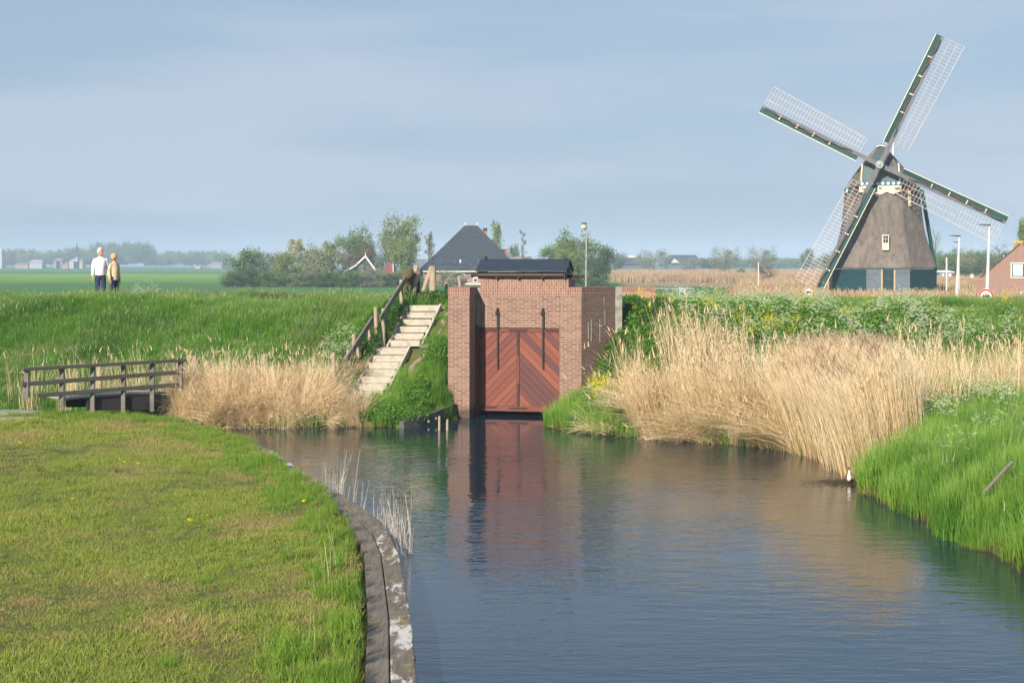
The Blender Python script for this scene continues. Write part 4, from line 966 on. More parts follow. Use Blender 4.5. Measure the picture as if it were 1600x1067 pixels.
s = MB(); s.box(q(1585.5), q(1598.5), .02, .9, qz(392), qz(379.5)); chh = s.build("chimney", m_hb, hr_, bevel=.02)
s = MB(); s.box(q(1585), q(1599), -.02, .95, qz(380.2), qz(376.5)); s.box(q(1585.2), q(1588), -.03, .4, qz(384.5), qz(380.2)); s.build("lichened_cap", M_plain("lichen", (.50, .33, .03), .9, c2=(.25, .18, .05), scale=6, bs=.5), chh)
for (x0, x1, y0, y1) in ((1581.5, 1612, 410.5, 434.5), (1594.8, 1625, 456, 470)):
    s = MB(); s.box(q(x0), q(x1), -.06, .02, qz(y1), qz(y0)); w_ = s.build("window", m_white, hr_)
    s = MB(); s.box(q(x0)+.08, q(x1)-.08, -.065, -.062, qz(y1)+.08, qz(y0)-.08); s.build("frame", m_green, w_)
    s = MB(); s.box(q(x0)+.17, q((x0+x1)/2 + 1.5), -.072, -.067, qz(y1)+.17, qz(y0)-.14); s.box(q((x0+x1)/2 + 3.5), q(x1)-.17, -.072, -.067, qz(y1)+.17, qz(y0)-.14); s.build("pane", M_plain("blind", (.62, .66, .64), .25, bs=0) if y0 < 440 else m_glass, w_)

# far barns on the right
def farbarn(px0, px1, pye, pyt, Y, ridge0, ridge1, label, gable=None, cap=None):
    h = thing("far_barn", label, 'barn', (PX((px0+px1)/2, Y), Y, .5), 0, 'large dark roofed barns on the horizon')
    q = lambda px: PX(px, Y)-h.location.x; qz = lambda py: ZY(py, Y)-.5
    s = MB(); s.box(q(px0+1), q(px1-1), 0, 20, -.5, qz(pye)); s.build("wall", M_plain("far wall", (.10, .12, .13), .8, bs=0), h)
    s = MB(); s.loft([[(q(px0), -1, qz(pye)), (q(px1), -1, qz(pye)), (q(px1), 21, qz(pye)), (q(px0), 21, qz(pye))], [(q(ridge0), 9, qz(pyt)), (q(ridge1), 9, qz(pyt)), (q(ridge1), 11, qz(pyt)), (q(ridge0), 11, qz(pyt))]]); r = s.build("roof", M_plain("far roof", (.045, .055, .07), .7, bs=0), h)
    if cap: s = MB(); s.box(q(cap[0]), q(cap[1]), 10, 12, qz(pyt)-.2, qz(pyt)+.8); s.build("skylight_ridge", m_white, r)
    if gable:
        s = MB(); a_, b_, c_ = gable; s.prism([(q(a_), -1.3, qz(pye+1)), (q(b_), -1.3, qz(pye+1)), (q((a_+b_)/2-1), -1.3, qz(c_))], (0, 3, 0)); s.build("gable", M_plain("far gable", (.5, .55, .58), .7, bs=0), h)
    return h
farbarn(973, 1004, 413, 402.5, 640, 982, 1003, 'dark hipped barn on the horizon with a white ridge strip, left of the bigger one', cap=(985, 1001))
farbarn(1044, 1096, 410, 398.3, 660, 1051, 1091, 'wide dark roofed barn on the horizon with a pale gable', gable=(1048, 1062, 404))
# bungalow behind the reeds by the mill
bg_ = thing("white_bungalow", 'small white bungalow behind the reeds right of the windmill', 'bungalow', (PX(1479, 250), 250, .5))
q = lambda px: PX(px, 250)-bg_.location.x; qz = lambda py: ZY(py, 250)-.5
s = MB(); s.box(q(1468), q(1488), 0, 8, -.3, qz(425.5)); s.build("wall", M_plain("grey render", (.30, .30, .32), .8, bs=0), bg_)
s = MB(); s.prism([(q(1466), -.3, qz(426)), (q(1491), -.3, qz(426)), (q(1491), -.3, qz(425)), (q(1480), -.3, qz(422.5)), (q(1466), -.3, qz(425))], (0, 8.6, 0)); s.build("roof", m_white, bg_)
for a0_, a1_ in ((1472, 1474.5), (1482, 1486)): s = MB(); s.box(q(a0_), q(a1_), -.06, 0, qz(433), qz(427)); s.build("window", m_white, bg_)
el = thing("white_cabinet", 'small white utility cabinet by the trees right of the windmill', 'cabinet', (PX(1518, 240), 240, .5))
q = lambda px: PX(px, 240)-el.location.x; qz = lambda py: ZY(py, 240)-.5
s = MB(); s.box(q(1516.7), q(1521), 0, .5, -.3, qz(429)); s.build("box", m_white, el, bevel=.03); s = MB(); s.box(q(1516.4), q(1521.3), -.05, .55, qz(429), qz(428.5)); s.build("lid", m_white, el)
# far town houses
town = [(-4, 3, 404, 388, (.6, .6, .6)), (46, 66, 416, 406, (.5, .5, .5)), (24, 44, 417, 411, (.42, .33, .32)), (84, 97, 412, 404, (.36, .27, .27)), (88, 94, 409, 404.2, (.6, .58, .55)), (96, 106, 417, 410, (.5, .3, .2)), (108, 121, 413, 405, (.55, .55, .56)), (115, 121, 409, 402, (.62, .62, .62)), (124, 129, 413, 405, (.5, .45, .3)), (305, 313, 418, 414.5, (.6, .5, .42)), (328, 347, 417, 409, (.33, .33, .33))]
lab = ['tall pale building at the left edge of the far town', 'pale villa right of the pinkish roof in the far town', 'low house with wide pinkish grey roof in the far town', 'long pinkish far house left of the white group', 'narrow white far house rising behind the pinkish one', 'small orange brick far house between the white groups', 'broad white far house left of the standing couple', 'tallest narrow white far house left of the standing couple', 'cream far house next to the broad white one', 'tiny orange roofed far house right of the couple', 'grey domed far barn right of the couple']
for i, (x0, x1, yb, yt, cw) in enumerate(town):
    Y = 1130; h = thing("town_house", lab[i], 'house', (PX((x0+x1)/2, Y), Y, .5), 0, 'houses of the far town')
    q = lambda px: PX(px, Y)-h.location.x; qz = lambda py: ZY(py, Y)-.5
    ym = yt + (yb-yt)*.45
    s = MB(); s.box(q(x0), q(x1), 0, 9, -.5, qz(ym)); s.build("wall", M_plain("town wall", tuple(c*.7 for c in cw), .8, bs=0), h)
    s = MB(); s.loft([[(q(x0)-.3, -.4, qz(ym)), (q(x1)+.3, -.4, qz(ym)), (q(x1)+.3, 9.4, qz(ym)), (q(x0)-.3, 9.4, qz(ym))], [(q(x0)+1, 4, qz(yt)), (q(x1)-1, 4, qz(yt)), (q(x1)-1, 5, qz(yt)), (q(x0)+1, 5, qz(yt))]])
    s.build("roof", M_plain("town roof", tuple(c*.6 for c in cw), .8, bs=0), h)
cs = thing("church_spire", 'thin church spire above the far treeline at left', 'church', (PX(120, 1160), 1160, .5))
q = lambda px: PX(px, 1160)-cs.location.x; qz = lambda py: ZY(py, 1160)-.5
s = MB(); s.box(-1.6, 1.6, -1.6, 1.6, -.5, qz(394)); s.build("tower", m_dark, cs); s = MB(); s.loft([octr(1.8, qz(394)), octr(.6, qz(384)), octr(.15, qz(379))]); s.build("spire", m_dark, cs)

# ------------------------------------------------------------------ lamps, poles, signs
m_lamp = M_plain("pale lamp pole", (.62, .60, .56), .4, c2=(.52, .5, .47), scale=2, bs=0); m_lhead = M_plain("lamp head", (.10, .12, .13), .4, bs=0)
def gz_at(x, y): return float(hgt(np.array([x]), np.array([y]))[0][0])
def lamp(px, pt, Y, label, r=.09, head=1.0, G='street lamps on the road by the mill', lean=0):
    x = PX(px, Y); z0 = gz_at(x, Y); l = thing("street_lamp", label, 'street lamp', (x, Y, z0), 0, G); H_ = ZY(pt, Y)-z0
    s = MB(); s.tube([(-lean, 0, -.2), (-lean*.6, 0, H_*.4), (0, 0, H_)], [r*1.35, r*1.1, r*.55], 10); s.build("pole", m_lamp, l)
    s = MB(); s.loft([[(.06*head, -.05, H_-.03), (.06*head, .05, H_-.03), (.06*head, .05, H_+.07), (.06*head, -.05, H_+.07)], [(-.35*head, -.12, H_), (-.35*head, .12, H_), (-.35*head, .12, H_+.08), (-.35*head, -.12, H_+.08)], [(-.62*head, -.05, H_+.04), (-.62*head, .05, H_+.04), (-.62*head, .05, H_+.07), (-.62*head, -.05, H_+.07)]])
    s.build("lamp_head", m_lhead, l); return l
lamp(1499, 369.5, 84, 'tall white street lamp nearest the windmill, the thicker one of the crossing pair', lean=.22)
lamp(1498, 379, 118, 'thinner white street lamp directly behind the taller one by the windmill', head=.8)
lamp(1546, 352.5, 78, 'tall white street lamp above the right round sign', lean=.2)
lamp(1568, 398, 165, 'street lamp mostly hidden behind the brick house gable')
for px, pt, Y, l in ((1479, 404, 110, 'plain grey pole right of the windmill'), (1185, 411, 150, 'plain grey pole standing in the reed land left of the mill')):
    x = PX(px, Y); z0 = gz_at(x, Y); s = MB(); s.tube([(0, 0, -.2), (0, 0, ZY(pt, Y)-z0)], [.07, .06], 8); s.tube([(0, 0, ZY(pt, Y)-z0), (0, 0, ZY(pt, Y)-z0+.06)], [.08, .04], 8); o = s.build("grey_pole", m_lamp); o.location = (x, Y, z0); tag(o, l, 'pole')
l = thing("globe_lamp", 'small grey lamp post with round head on bent arm behind the sluice', 'lamp post', (PX(915, 62), 62, gz_at(PX(915, 62), 62)))
zt_ = ZY(361, 62)-l.location.z; k62 = 62/F_PX
s = MB(); s.tube([(0, 0, -.2), (0, 0, .9), (0, 0, .95), (1.5*k62, 0, zt_), (1*k62, 0, zt_+.12), (-.5*k62, 0, zt_+.2)], [.055, .055, .04, .035, .03, .03], 10); s.build("pole", M_plain("galvanised pole", (.38, .38, .37), .5, .3, bs=0), l)
s = MB(); s.sphere((-2.6*k62, 0, zt_+.19), (.13, .13, .15), nu=14, nv=9); s.build("lamp_globe", M_plain("lamp glass", (.62, .58, .46), .3, bs=0), l, smooth=True)
s = MB(); s.tube([(-2.4*k62, 0, zt_+.28), (-2.4*k62, 0, zt_+.37)], [.14, .10], 12); s.build("lamp_hood", m_lhead, l)
m_sred = M_plain("sign red", (.62, .05, .02), .4, bs=0); m_swhite = M_plain("sign white", (.75, .74, .70), .4, bs=0); m_pole = M_plain("sign pole", (.35, .35, .34), .5, bs=0)
for px, pc, Y, l in ((1540.4, 463.6, 54, 'round red ringed road sign on the dike in front of the brick house'), (1263.8, 457.2, 75.7, 'round red ringed road sign below the lower sail tip')):
    x = PX(px, Y); z0 = gz_at(x, Y); zz = ZY(pc, Y)-z0; t = thing("road_sign", l, 'road sign', (x, Y, z0), 0, 'round road signs behind the dike')
    s = MB(); s.tube([(0, .05, -.3), (0, .05, zz+.25)], .03, 8); s.build("pole", m_pole, t)
    s = MB(); s.tube([(0, .01, zz), (0, -.008, zz)], .30, 32); pl = s.build("sign_plate", m_swhite, t)
    s = MB(); n_ = 40
    s.add([(rr*math.cos(2*math.pi*i/n_), yy, zz+rr*math.sin(2*math.pi*i/n_)) for rr, yy in ((.29, -.009), (.29, -.013), (.225, -.013), (.225, -.009)) for i in range(n_)],
          [(a*n_+i, a*n_+(i+1) % n_, (a+1)*n_+(i+1) % n_, (a+1)*n_+i) for a in range(3) for i in range(n_)]); s.build("sign_ring", m_sred, pl)
    s = MB()
    s.prism([(-.15, -.010, zz-.02), (.15, -.010, zz-.02), (.15, -.010, zz+.045), (.11, -.010, zz+.055), (.085, -.010, zz+.115), (-.085, -.010, zz+.115), (-.11, -.010, zz+.055), (-.15, -.010, zz+.045)], (0, -.004, 0))
    s.tube([(-.09, -.010, zz-.03), (-.09, -.015, zz-.03)], .035, 12); s.tube([(.09, -.010, zz-.03), (.09, -.015, zz-.03)], .035, 12); s.build("sign_pictogram", m_black, pl)
    s = MB(); s.box(-.075, -.01, -.018, -.0145, zz+.06, zz+.10); s.box(.01, .075, -.018, -.0145, zz+.06, zz+.10); s.split("sign_detail", m_swhite, pl)
# white slatted bench-like boards behind the right bank
wb = thing("white_slat_rack", 'small white slatted rack in the grass right of the low brick parapet', 'rack', (PX(1061, 150), 150, .5))
for i in range(3):
    s = MB(); z_ = ZY(451.5+2.6*i, 150)-wb.location.z; s.bar((.0+.04*i, 0, z_+.12), (.72-.06*i, .2, z_-.06), .1, .08); s.build("slat", m_white, wb)
for x_ in (.05, .6): s = MB(); s.box(x_, x_+.08, .1, .16, -.05, ZY(453, 150)-wb.location.z); s.build("leg", m_white, wb)
# leaning sticks on the right bank
def stick(name, label, a, b, r, mat):
    A = Vector(a); B = Vector(b); s = MB(); s.tube([(0, 0, 0), (B-A)*.5+Vector((0, 0, .01)), B-A], [r, r*.95, r*.8], 7); o = s.build(name, mat); o.location = A; return tag(o, label, 'stick')
stick("leaning_stick", 'long grey stick leaning up out of the grass at the right bank', at(1537, 770, 20.3), at(1583, 720, 20.1), .028, m_rail)
stick("driftwood_stick", 'short pale stick poking over the water from the right bank', at(1476, 838, 20.6), at(1491, 821, 20.5), .022, m_rail)
# ------------------------------------------------------------------ trees
g = np.random.default_rng(11)
m_bark = M_plain("bark", (.13, .105, .08), .95, c2=(.08, .065, .05), scale=3, bs=.4)
m_birch = M_plain("birch bark", (.45, .42, .36), .9, c2=(.25, .22, .18), scale=2, bs=.2)
def tree_meshes(name, seed, H, W, z0, kind, nleaf, lsize, leafmat, barkmat):
    g = np.random.default_rng(seed); mb = MB(); cl = []
    bend = g.normal(0, .04*H, 2)
    def tp(t): return Vector((bend[0]*t*t, bend[1]*t*t, H*t))
    tr = H*.022+.06; top = .93 if kind != 'round' else .75
    mb.tube([tp(t*top) for t in (0, .25, .5, .75, 1)], [tr*1.25, tr, tr*.75, tr*.45, tr*.12], 7)
    nb = {'tall': 26, 'round': 22, 'bush': 18, 'bare': 26, 'pollard': 22}[kind]
    for i in range(nb):
        t = z0 + (top-z0)*((i+.5)/nb)**.9; b0 = tp(t*.96); a = g.uniform(0, 2*np.pi)
        u = (t-z0)/(1-z0+1e-6)
        if kind == 'tall': L = W*.5*(.55+.6*math.sin(math.pi*min(1, u*.9+.12))); up = .9
        elif kind == 'pollard': L = W*.5*(.6+.4*g.random()); up = .8
        else: L = W*.5*(.45+.7*math.sin(math.pi*min(1, u*.85+.15))); up = .55
        L *= g.uniform(.7, 1.15)
        d = Vector((math.cos(a), math.sin(a), up*g.uniform(.5, 1.4))).normalized()
        b1 = b0 + d*L*.55 + Vector((0, 0, L*.05)); b2 = b0 + d*L + Vector((0, 0, L*.12))
        mb.tube([b0, b1, b2], [tr*.32, tr*.2, tr*.05], 4, cap=False)
        cl.append((b2, L*.30)); cl.append((b1+Vector((0, 0, L*.1)), L*.26))
        for j in range(3):
            f = g.uniform(.4, .95); q0 = b0 + (b2-b0)*f; dd = (d + Vector(g.normal(0, .7, 3))).normalized(); q1 = q0 + dd*L*.38
            mb.tube([q0, q1], [tr*.10, tr*.03], 3, cap=False); cl.append((q1, L*.24))
    if kind == 'bush':
        for i in range(46):
            a = g.uniform(0, 2*np.pi); q = W*.42*math.sqrt(g.random()); cl.append((Vector((q*math.cos(a), q*math.sin(a), H*g.uniform(.08, .42))), W*.085))
    if kind == 'tall': cl.append((tp(.97), W*.12)); cl.append((tp(.90), W*.16))
    C = np.array([tuple(c[0]) for c in cl]); S = np.array([c[1] for c in cl])
    pick = g.integers(0, len(C), nleaf); P = C[pick] + g.normal(size=(nleaf, 3))*S[pick][:, None]*np.array([.62, .62, .5])
    P[:, 2] = np.maximum(P[:, 2], H*.04)
    r = np.clip(g.random(len(C))[pick]*.7 + g.random(nleaf)*.3, 0, 1)
    V, Q, A = leaves(g, P, lsize, .65, attrx=r)
    lm = np_mesh(name+"_crown", V, Q, leafmat, A)
    o = mb.build(name+"_tmp", barkmat, smooth=True, fixn=False); tm = o.data; tm.name = name+"_trunk"; bpy.data.objects.remove(o)
    return tm, lm
def LM(name, a, b_, **k): return M_leaf(name, a, b_, transl=.3, **k)
ml_green = LM("leaf green", (.10, .175, .035), (.19, .26, .065)); ml_bright = LM("leaf bright", (.14, .20, .045), (.25, .30, .09)); ml_yel = LM("leaf yellow", (.28, .28, .08), (.46, .42, .18))
ml_grey = LM("leaf grey", (.18, .21, .10), (.30, .31, .17)); ml_brown = LM("leaf brown", (.15, .12, .06), (.20, .17, .08)); ml_dark = LM("leaf dark", (.06, .115, .035), (.115, .175, .055)); ml_blos = LM("blossom", (.20, .21, .13), (.42, .40, .32))
TM = {}
def T(key, *a):
    if key not in TM: TM[key] = tree_meshes(key, *a)
    return TM[key]
# unit trees: height 10, width ~7
LIB = {
 'round_green': (21, 10, 8, .22, 'round', 5200, .42, ml_green, m_bark), 'round_bright': (22, 10, 8, .2, 'round', 5200, .42, ml_bright, m_bark),
 'round_dark': (23, 10, 8.5, .12, 'round', 5600, .42, ml_dark, m_bark), 'round_grey': (24, 10, 8, .15, 'round', 3600, .36, ml_grey, m_bark),
 'round_brown': (25, 10, 8, .2, 'round', 2600, .33, ml_brown, m_bark), 'tall_yellow': (26, 10, 4.2, .16, 'tall', 3200, .36, ml_yel, m_birch),
 'tall_bright': (27, 10, 4.4, .2, 'tall', 2600, .36, ml_bright, m_birch), 'tall_grey': (28, 10, 3.6, .15, 'tall', 1500, .36, ml_grey, m_bark),
 'pollard': (29, 10, 2.6, .35, 'pollard', 700, .22, ml_brown, m_birch), 'bare': (30, 10, 7, .2, 'bare', 700, .28, ml_grey, m_bark),
 'bush_green': (31, 10, 13, .03, 'bush', 5200, .6, ml_green, m_bark), 'bush_dark': (32, 10, 14, .02, 'bush', 5200, .6, ml_dark, m_bark), 'bush_grey': (33, 10, 13, .03, 'bush', 5200, .5, ml_grey, m_bark), 'bush_bright': (34, 10, 13, .03, 'bush', 5200, .55, ml_bright, m_bark), 'bush_blossom': (35, 10, 10, .03, 'bush', 4200, .6, ml_blos, m_bark)}
def tree(kind, px, pt, w, Y, label, G=None, name=None, cat='tree'):
    tm, lm = T(kind, *LIB[kind]); x = PX(px, Y); z0 = .5 if Y > 62 else gz_at(x, Y)
    Wd = LIB[kind][2]; H = (ZY(pt, Y)-z0)/(1.0 if 'tall' in kind or kind == 'pollard' else (.97 if 'bush' not in kind else .93)); sw = w/F_PX*Y/(Wd*1.02)
    o = thing(name or ('shrub' if 'bush' in kind else 'tree'), label, 'shrub' if 'bush' in kind else cat, (x, Y, z0), g.uniform(0, 6.28), G); o.scale = (sw, sw, H/10)
    for nm, me in (('trunk', tm), ('crown', lm)):
        c = bpy.data.objects.new(nm, me); COL.objects.link(c); c.parent = o
    return o
GT = 'trees around the farmyard'; GS = 'shrubs of the farmyard hedge'
for a in [
 ('tall_yellow', 461, 376, 26, 262, 'tall yellow green poplar, tallest left of the barn trees'), ('tall_yellow', 437, 399, 24, 258, 'shorter pale yellow poplar left of the tall yellow one'),
 ('tall_yellow', 482, 391, 18, 266, 'slim yellow green tree between tall poplar and birch'), ('round_grey', 500, 384, 44, 272, 'grey green tree behind the slim birch'),
 ('tall_bright', 515, 382, 30, 250, 'birch with pale trunk left of the barn'), ('round_green', 545, 365.5, 46, 276, 'tallest full green tree directly behind the barn'),
 ('round_green', 566, 377, 32, 280, 'green tree behind the barn ridge, right of the tallest'), ('round_brown', 552, 387, 44, 246, 'sparse brownish tree in front of the tallest green tree'),
 ('round_brown', 574, 387, 24, 250, 'small brownish tree at the barn peak'), ('round_dark', 586, 398, 28, 300, 'dark tree at the right slope of the barn roof'),
 ('bare', 604, 374, 34, 262, 'nearly bare grey tree above the red roofed house'), ('round_bright', 627, 345, 56, 270, 'tallest pale green willow right of the red roofed house'),
 ('round_bright', 631, 374, 42, 238, 'lower bright green tree in front of the tall willow'), ('tall_grey', 670, 364, 17, 272, 'thin upright tree left of the farmhouse roof'),
 ('tall_bright', 775, 351.5, 22, 262, 'upright poplar right of the farmhouse chimney'), ('tall_grey', 757, 384, 12, 290, 'small upright tree behind the chimney of the farmhouse'),
 ('pollard', 817, 357, 15, 262, 'bare pollard tree right of the poplar'), ('round_dark', 802, 387, 14, 320, 'small dark tree between poplar and pollard'),
 ('round_green', 862, 384, 44, 240, 'green tree left of the globe lamp, behind the hoist roof'), ('round_green', 904, 372.5, 60, 232, 'largest green tree behind the globe lamp'),
 ('round_bright', 888, 392, 40, 214, 'bright green tree low in front of the largest green tree'), ('round_dark', 935, 390, 40, 226, 'dark green tree right of the globe lamp'), ('round_dark', 962, 398, 26, 520, 'distant dark tree left of the dark barns')]:
    tree(*a, G=GT)
for a in [
 ('bush_green', 380, 405, 66, 236, 'large rounded green shrub at the left end of the farmyard hedge'), ('bush_grey', 412, 405, 62, 244, 'grey green shrub behind the leftmost large shrub'),
 ('bush_bright', 450, 408, 48, 238, 'bright green shrub below the short yellow poplar'), ('bush_grey', 494, 401, 66, 228, 'big rounded grey willow shrub left of the barn'),
 ('bush_dark', 400, 424, 66, 222, 'dark low shrub below the large rounded green one'), ('bush_dark', 450, 425, 52, 222, 'dark low shrub left of the grey willow shrub'),
 ('bush_dark', 535, 427, 40, 224, 'dark hedge shrub at the left end of the barn'), ('bush_blossom', 571, 421, 24, 220, 'pale blossoming shrub in front of the barn gable'),
 ('bush_grey', 556, 430, 34, 220, 'grey hedge shrub below the low barn roof'), ('bush_blossom', 591, 424, 16, 221, 'small pale blossoming shrub right of the barn'),
 ('bush_grey', 608, 429, 34, 221, 'hedge shrub below the red roofed house'), ('bush_green', 634, 425, 30, 222, 'green hedge shrub behind the mossy stump'),
 ('bush_grey', 692, 429, 30, 214, 'grey leafless hedge shrub in front of the farmhouse, left one'), ('bush_blossom', 714, 430, 34, 213, 'mottled hedge shrub in front of the farmhouse windows'), ('bush_green', 655, 436, 26, 215, 'low green shrub below the grey roofed shed')]:
    tree(*a, G=GS)
_hk = ['bush_dark', 'bush_green', 'bush_grey', 'bush_dark']
_hl = ['under the large rounded shrub', 'left of the short yellow poplar', 'under the tall yellow poplar', 'before the big willow shrub', 'right of the big willow shrub', 'at the low end of the barn roof', 'before the barn gable', 'left of the mossy stump']
for i_, px_ in enumerate((364, 428, 468, 505, 522, 545, 583, 622)):
    tree(_hk[i_ % 4], px_, 431, 48, 216, 'low dense hedge shrub '+_hl[i_], G=GS)
for px_, w_, l_ in ((858, 44, 'left one'), (893, 50, 'right below the globe lamp'), (932, 44, 'right one, beside the reed land')):
    tree('bush_green' if w_ > 45 else 'bush_dark', px_, 418, w_, 226, 'low shrub under the big trees behind the sluice, '+l_, G='shrubs behind the sluice')
GR = 'scattered trees on the right horizon'
for a in [
 ('round_grey', 1022, 393, 46, 600, 'broad grey tree between the two dark barns'), ('round_grey', 1007, 399, 30, 620, 'smaller grey tree right of the left dark barn'), ('round_grey', 1078, 404, 30, 560, 'low grey tree in front of the wide dark barn'),
 ('round_grey', 1132, 390, 40, 420, 'rounded grey tree, leftmost of two on the open reed land'), ('round_grey', 1190, 390.5, 40, 420, 'rounded grey tree with leaning crown above the plain pole'), ('round_dark', 1110, 405, 30, 640, 'dark low tree right of the wide dark barn'),
 ('round_brown', 1198, 417, 26, 210, 'sparse yellowish bush tree at the foot of the plain pole'), ('bush_green', 1158, 423, 13, 380, 'small round green bush in the reed land'), ('round_dark', 1260, 392, 18, 560, 'dark tree left of the lower left sail'), ('round_green', 1296, 398, 26, 420, 'green tree glimpsed through the lower left sail'),
 ('bare', 1462, 365, 18, 300, 'bare reddish tree touching the right side of the mill thatch'), ('round_green', 1478, 396, 44, 290, 'rounded green tree right of the windmill'), ('round_grey', 1508, 392, 26, 270, 'grey green tree behind the lamp posts'), ('round_dark', 1520, 397, 34, 285, 'dark tree right of the lamp posts'),
 ('round_green', 1540, 398, 34, 300, 'green tree between the tall lamp and the brick house'), ('bare', 1560, 386, 34, 280, 'bare grey tree above the gable slope'), ('round_dark', 1560, 398, 40, 300, 'dark tree behind the gable slope of the brick house'), ('bush_dark', 1536, 420, 60, 262, 'dark shrub mass below the trees right of the lamps'),
 ('tall_bright', 1599, 346, 22, 140, 'leafy treetop above the yellow lichened chimney'), ('bush_dark', 1492, 420, 46, 268, 'dark shrub mass behind the thin lamp posts')]:
    tree(*a, G=GR)
# far wood belts: one mass each
def wood(name, label, spec, seed, kinds=('round_dark', 'round_green', 'round_grey'), Y=1180):
    gg = np.random.default_rng(seed); P = []; Rr = []; S = []
    for (x0, x1, top, dens) in spec:
        n_ = max(2, int((x1-x0)*dens))
        for i in range(n_):
            px = x0 + (x1-x0)*(i+gg.random())/n_; y = Y + gg.uniform(0, 70); t_ = top + gg.uniform(-1, 5); H = ZY(t_, y)-.5
            P.append((PX(px, y), y, .3)); Rr.append((0, 0, gg.uniform(0, 6.28))); sw = gg.uniform(14, 24)/F_PX*y/8; S.append((sw, sw, H/10))
    vs = []
    for kk in kinds:
        tm, lm = T(kk, *LIB[kk]); bm = bmesh.new(); bm.from_mesh(lm); m2 = bpy.data.meshes.new(name+kk); bm.to_mesh(m2); bm.free()
        for q in lm.materials: m2.materials.append(q)
        vs.append(m2)
    return scatter(name, label, 'wood', vs, P, Rr, S, seed=seed)
wood("far_wood", 'hazy belt of trees along the left horizon round the far town', [(-60, 20, 396, .22), (10, 60, 391, .22), (40, 110, 394, .22), (95, 125, 389, .25), (120, 200, 388, .25), (150, 235, 382, .28), (225, 260, 399, .22), (255, 310, 394, .25), (308, 360, 394, .22), (350, 470, 408, .18), (400, 420, 402, .2)], 5)
wood("far_wood", 'hazy low belt of trees along the right horizon behind the mill', [(930, 1010, 404, .2), (1040, 1130, 407, .2), (1130, 1240, 405, .2), (1200, 1320, 404, .25), (1300, 1480, 402, .2), (1450, 1640, 398, .2)], 6, Y=900)

# ------------------------------------------------------------------ grasses
mg_lawn = M_leaf("lawn blades", (.15, .25, .018), (.28, .35, .035), tip=(.40, .38, .10), patch=(.42, .31, .13), pscale=.42, plo=.46, phi=.68, transl=.3)
mg_edge = M_leaf("lush blades", (.13, .26, .018), (.26, .38, .05), transl=.4)
mg_dike = M_leaf("dike grass", (.060, .21, .010), (.15, .34, .025), tip=(.20, .36, .05), patch=(.22, .30, .08), pscale=.3, plo=.48, phi=.72, transl=.35, tintc=(.045, .135, .014))
mg_seed = M_leaf("grass heads", (.20, .25, .10), (.32, .34, .18), transl=.3)
mg_bright = M_leaf("reed shoots", (.13, .28, .018), (.25, .40, .05), tip=(.28, .44, .08), patch=(.10, .24, .02), pscale=.9, plo=.45, phi=.6, base=(.20, .17, .05), transl=.4)
mg_reed = M_leaf("dry reed", (.66, .49, .26), (.80, .64, .38), tip=(.78, .62, .38), base=(.58, .43, .23), transl=.25, spec=.3)
mg_dense = M_leaf('pale reed', (.70, .54, .30), (.84, .69, .43), tip=(.82, .68, .45), base=(.55, .38, .18), transl=.3)
mg_reed2 = M_leaf("old reed", (.50, .35, .18), (.66, .49, .28), transl=.2)
mg_plume = M_leaf("reed plume", (.56, .40, .24), (.68, .52, .34), transl=.3)
ml_herb = M_leaf("herb leaf", (.07, .19, .016), (.16, .31, .035), transl=.35)
ml_herbd = M_leaf("nettle leaf", (.035, .115, .014), (.09, .20, .025), transl=.3)
mf_white = M_leaf("umbel white", (.42, .50, .27), (.62, .66, .45), transl=.25); mf_yel = M_leaf("flower yellow", (.70, .58, .01), (.8, .68, .03), transl=.25)
mg_dock = M_leaf("dock", (.07, .04, .025), (.10, .06, .03), transl=.2)

def disc(g, n, r): a = g.uniform(0, 2*np.pi, n); q = r*np.sqrt(g.random(n)); return np.stack([q*np.cos(a), q*np.sin(a)], 1)
def grass_var(seed, n, r, h0, h1, w, lean=.25, curl=.35, mat=None, segs=3, extra=None):
    g = np.random.default_rng(seed); h = g.uniform(h0, h1, n)
    parts = [blades(g, disc(g, n, r), h, np.full(n, w), g.uniform(0, lean, n), g.uniform(0, curl, n), segs)]
    mats = [mat]
    if extra: 
        for e in extra(g): parts.append(e)
    return parts, mats
def heads(g, n, r, h0, h1, w, mi):
    h = g.uniform(h0, h1, n); P = disc(g, n, r); b1 = blades(g, P, h, np.full(n, w), g.uniform(0, .15, n), g.uniform(0, .15, n), 3)
    P3 = np.hstack([P, (h*.96)[:, None]]) + np.hstack([g.normal(0, .02, (n, 2)), np.zeros((n, 1))])
    b2 = blades(g, P3-np.array([0, 0, .05]), np.full(n, .12), np.full(n, w*3.2), g.uniform(0, .3, n), g.uniform(0, .5, n), 2)
    return [b1 + (mi,), b2 + (mi,)]
V_lawn = []
for i in range(4):
    g1 = np.random.default_rng(100+i); n_ = 230
    p = blades(g1, disc(g1, n_, .22), g1.uniform(.018, .055, n_), np.full(n_, .005), g1.uniform(0, .8, n_), g1.uniform(0, .7, n_), 2)
    V_lawn.append(mk('lawn_tuft', [p], [mg_lawn]))
V_tuft = []
for i in range(3):
    g1 = np.random.default_rng(130+i); n_ = 90
    V_tuft.append(mk('edge_tuft', [blades(g1, disc(g1, n_, .14), g1.uniform(.08, .26, n_), np.full(n_, .007), g1.uniform(0, .35, n_), g1.uniform(0, .5, n_), 3)], [mg_edge]))
V_dike = []
for i in range(5):
    g1 = np.random.default_rng(160+i); n_ = 130
    ps = [blades(g1, disc(g1, n_, .30), g1.uniform(.15, .38, n_), np.full(n_, .012), g1.uniform(0, .35, n_), g1.uniform(0, .6, n_), 3)] 
    ps += heads(g1, 1 if i < 4 else 7, .3, .30, .46, .005, 1)
    V_dike.append(mk('dike_tuft', ps, [mg_dike, mg_seed]))
V_shoot = []
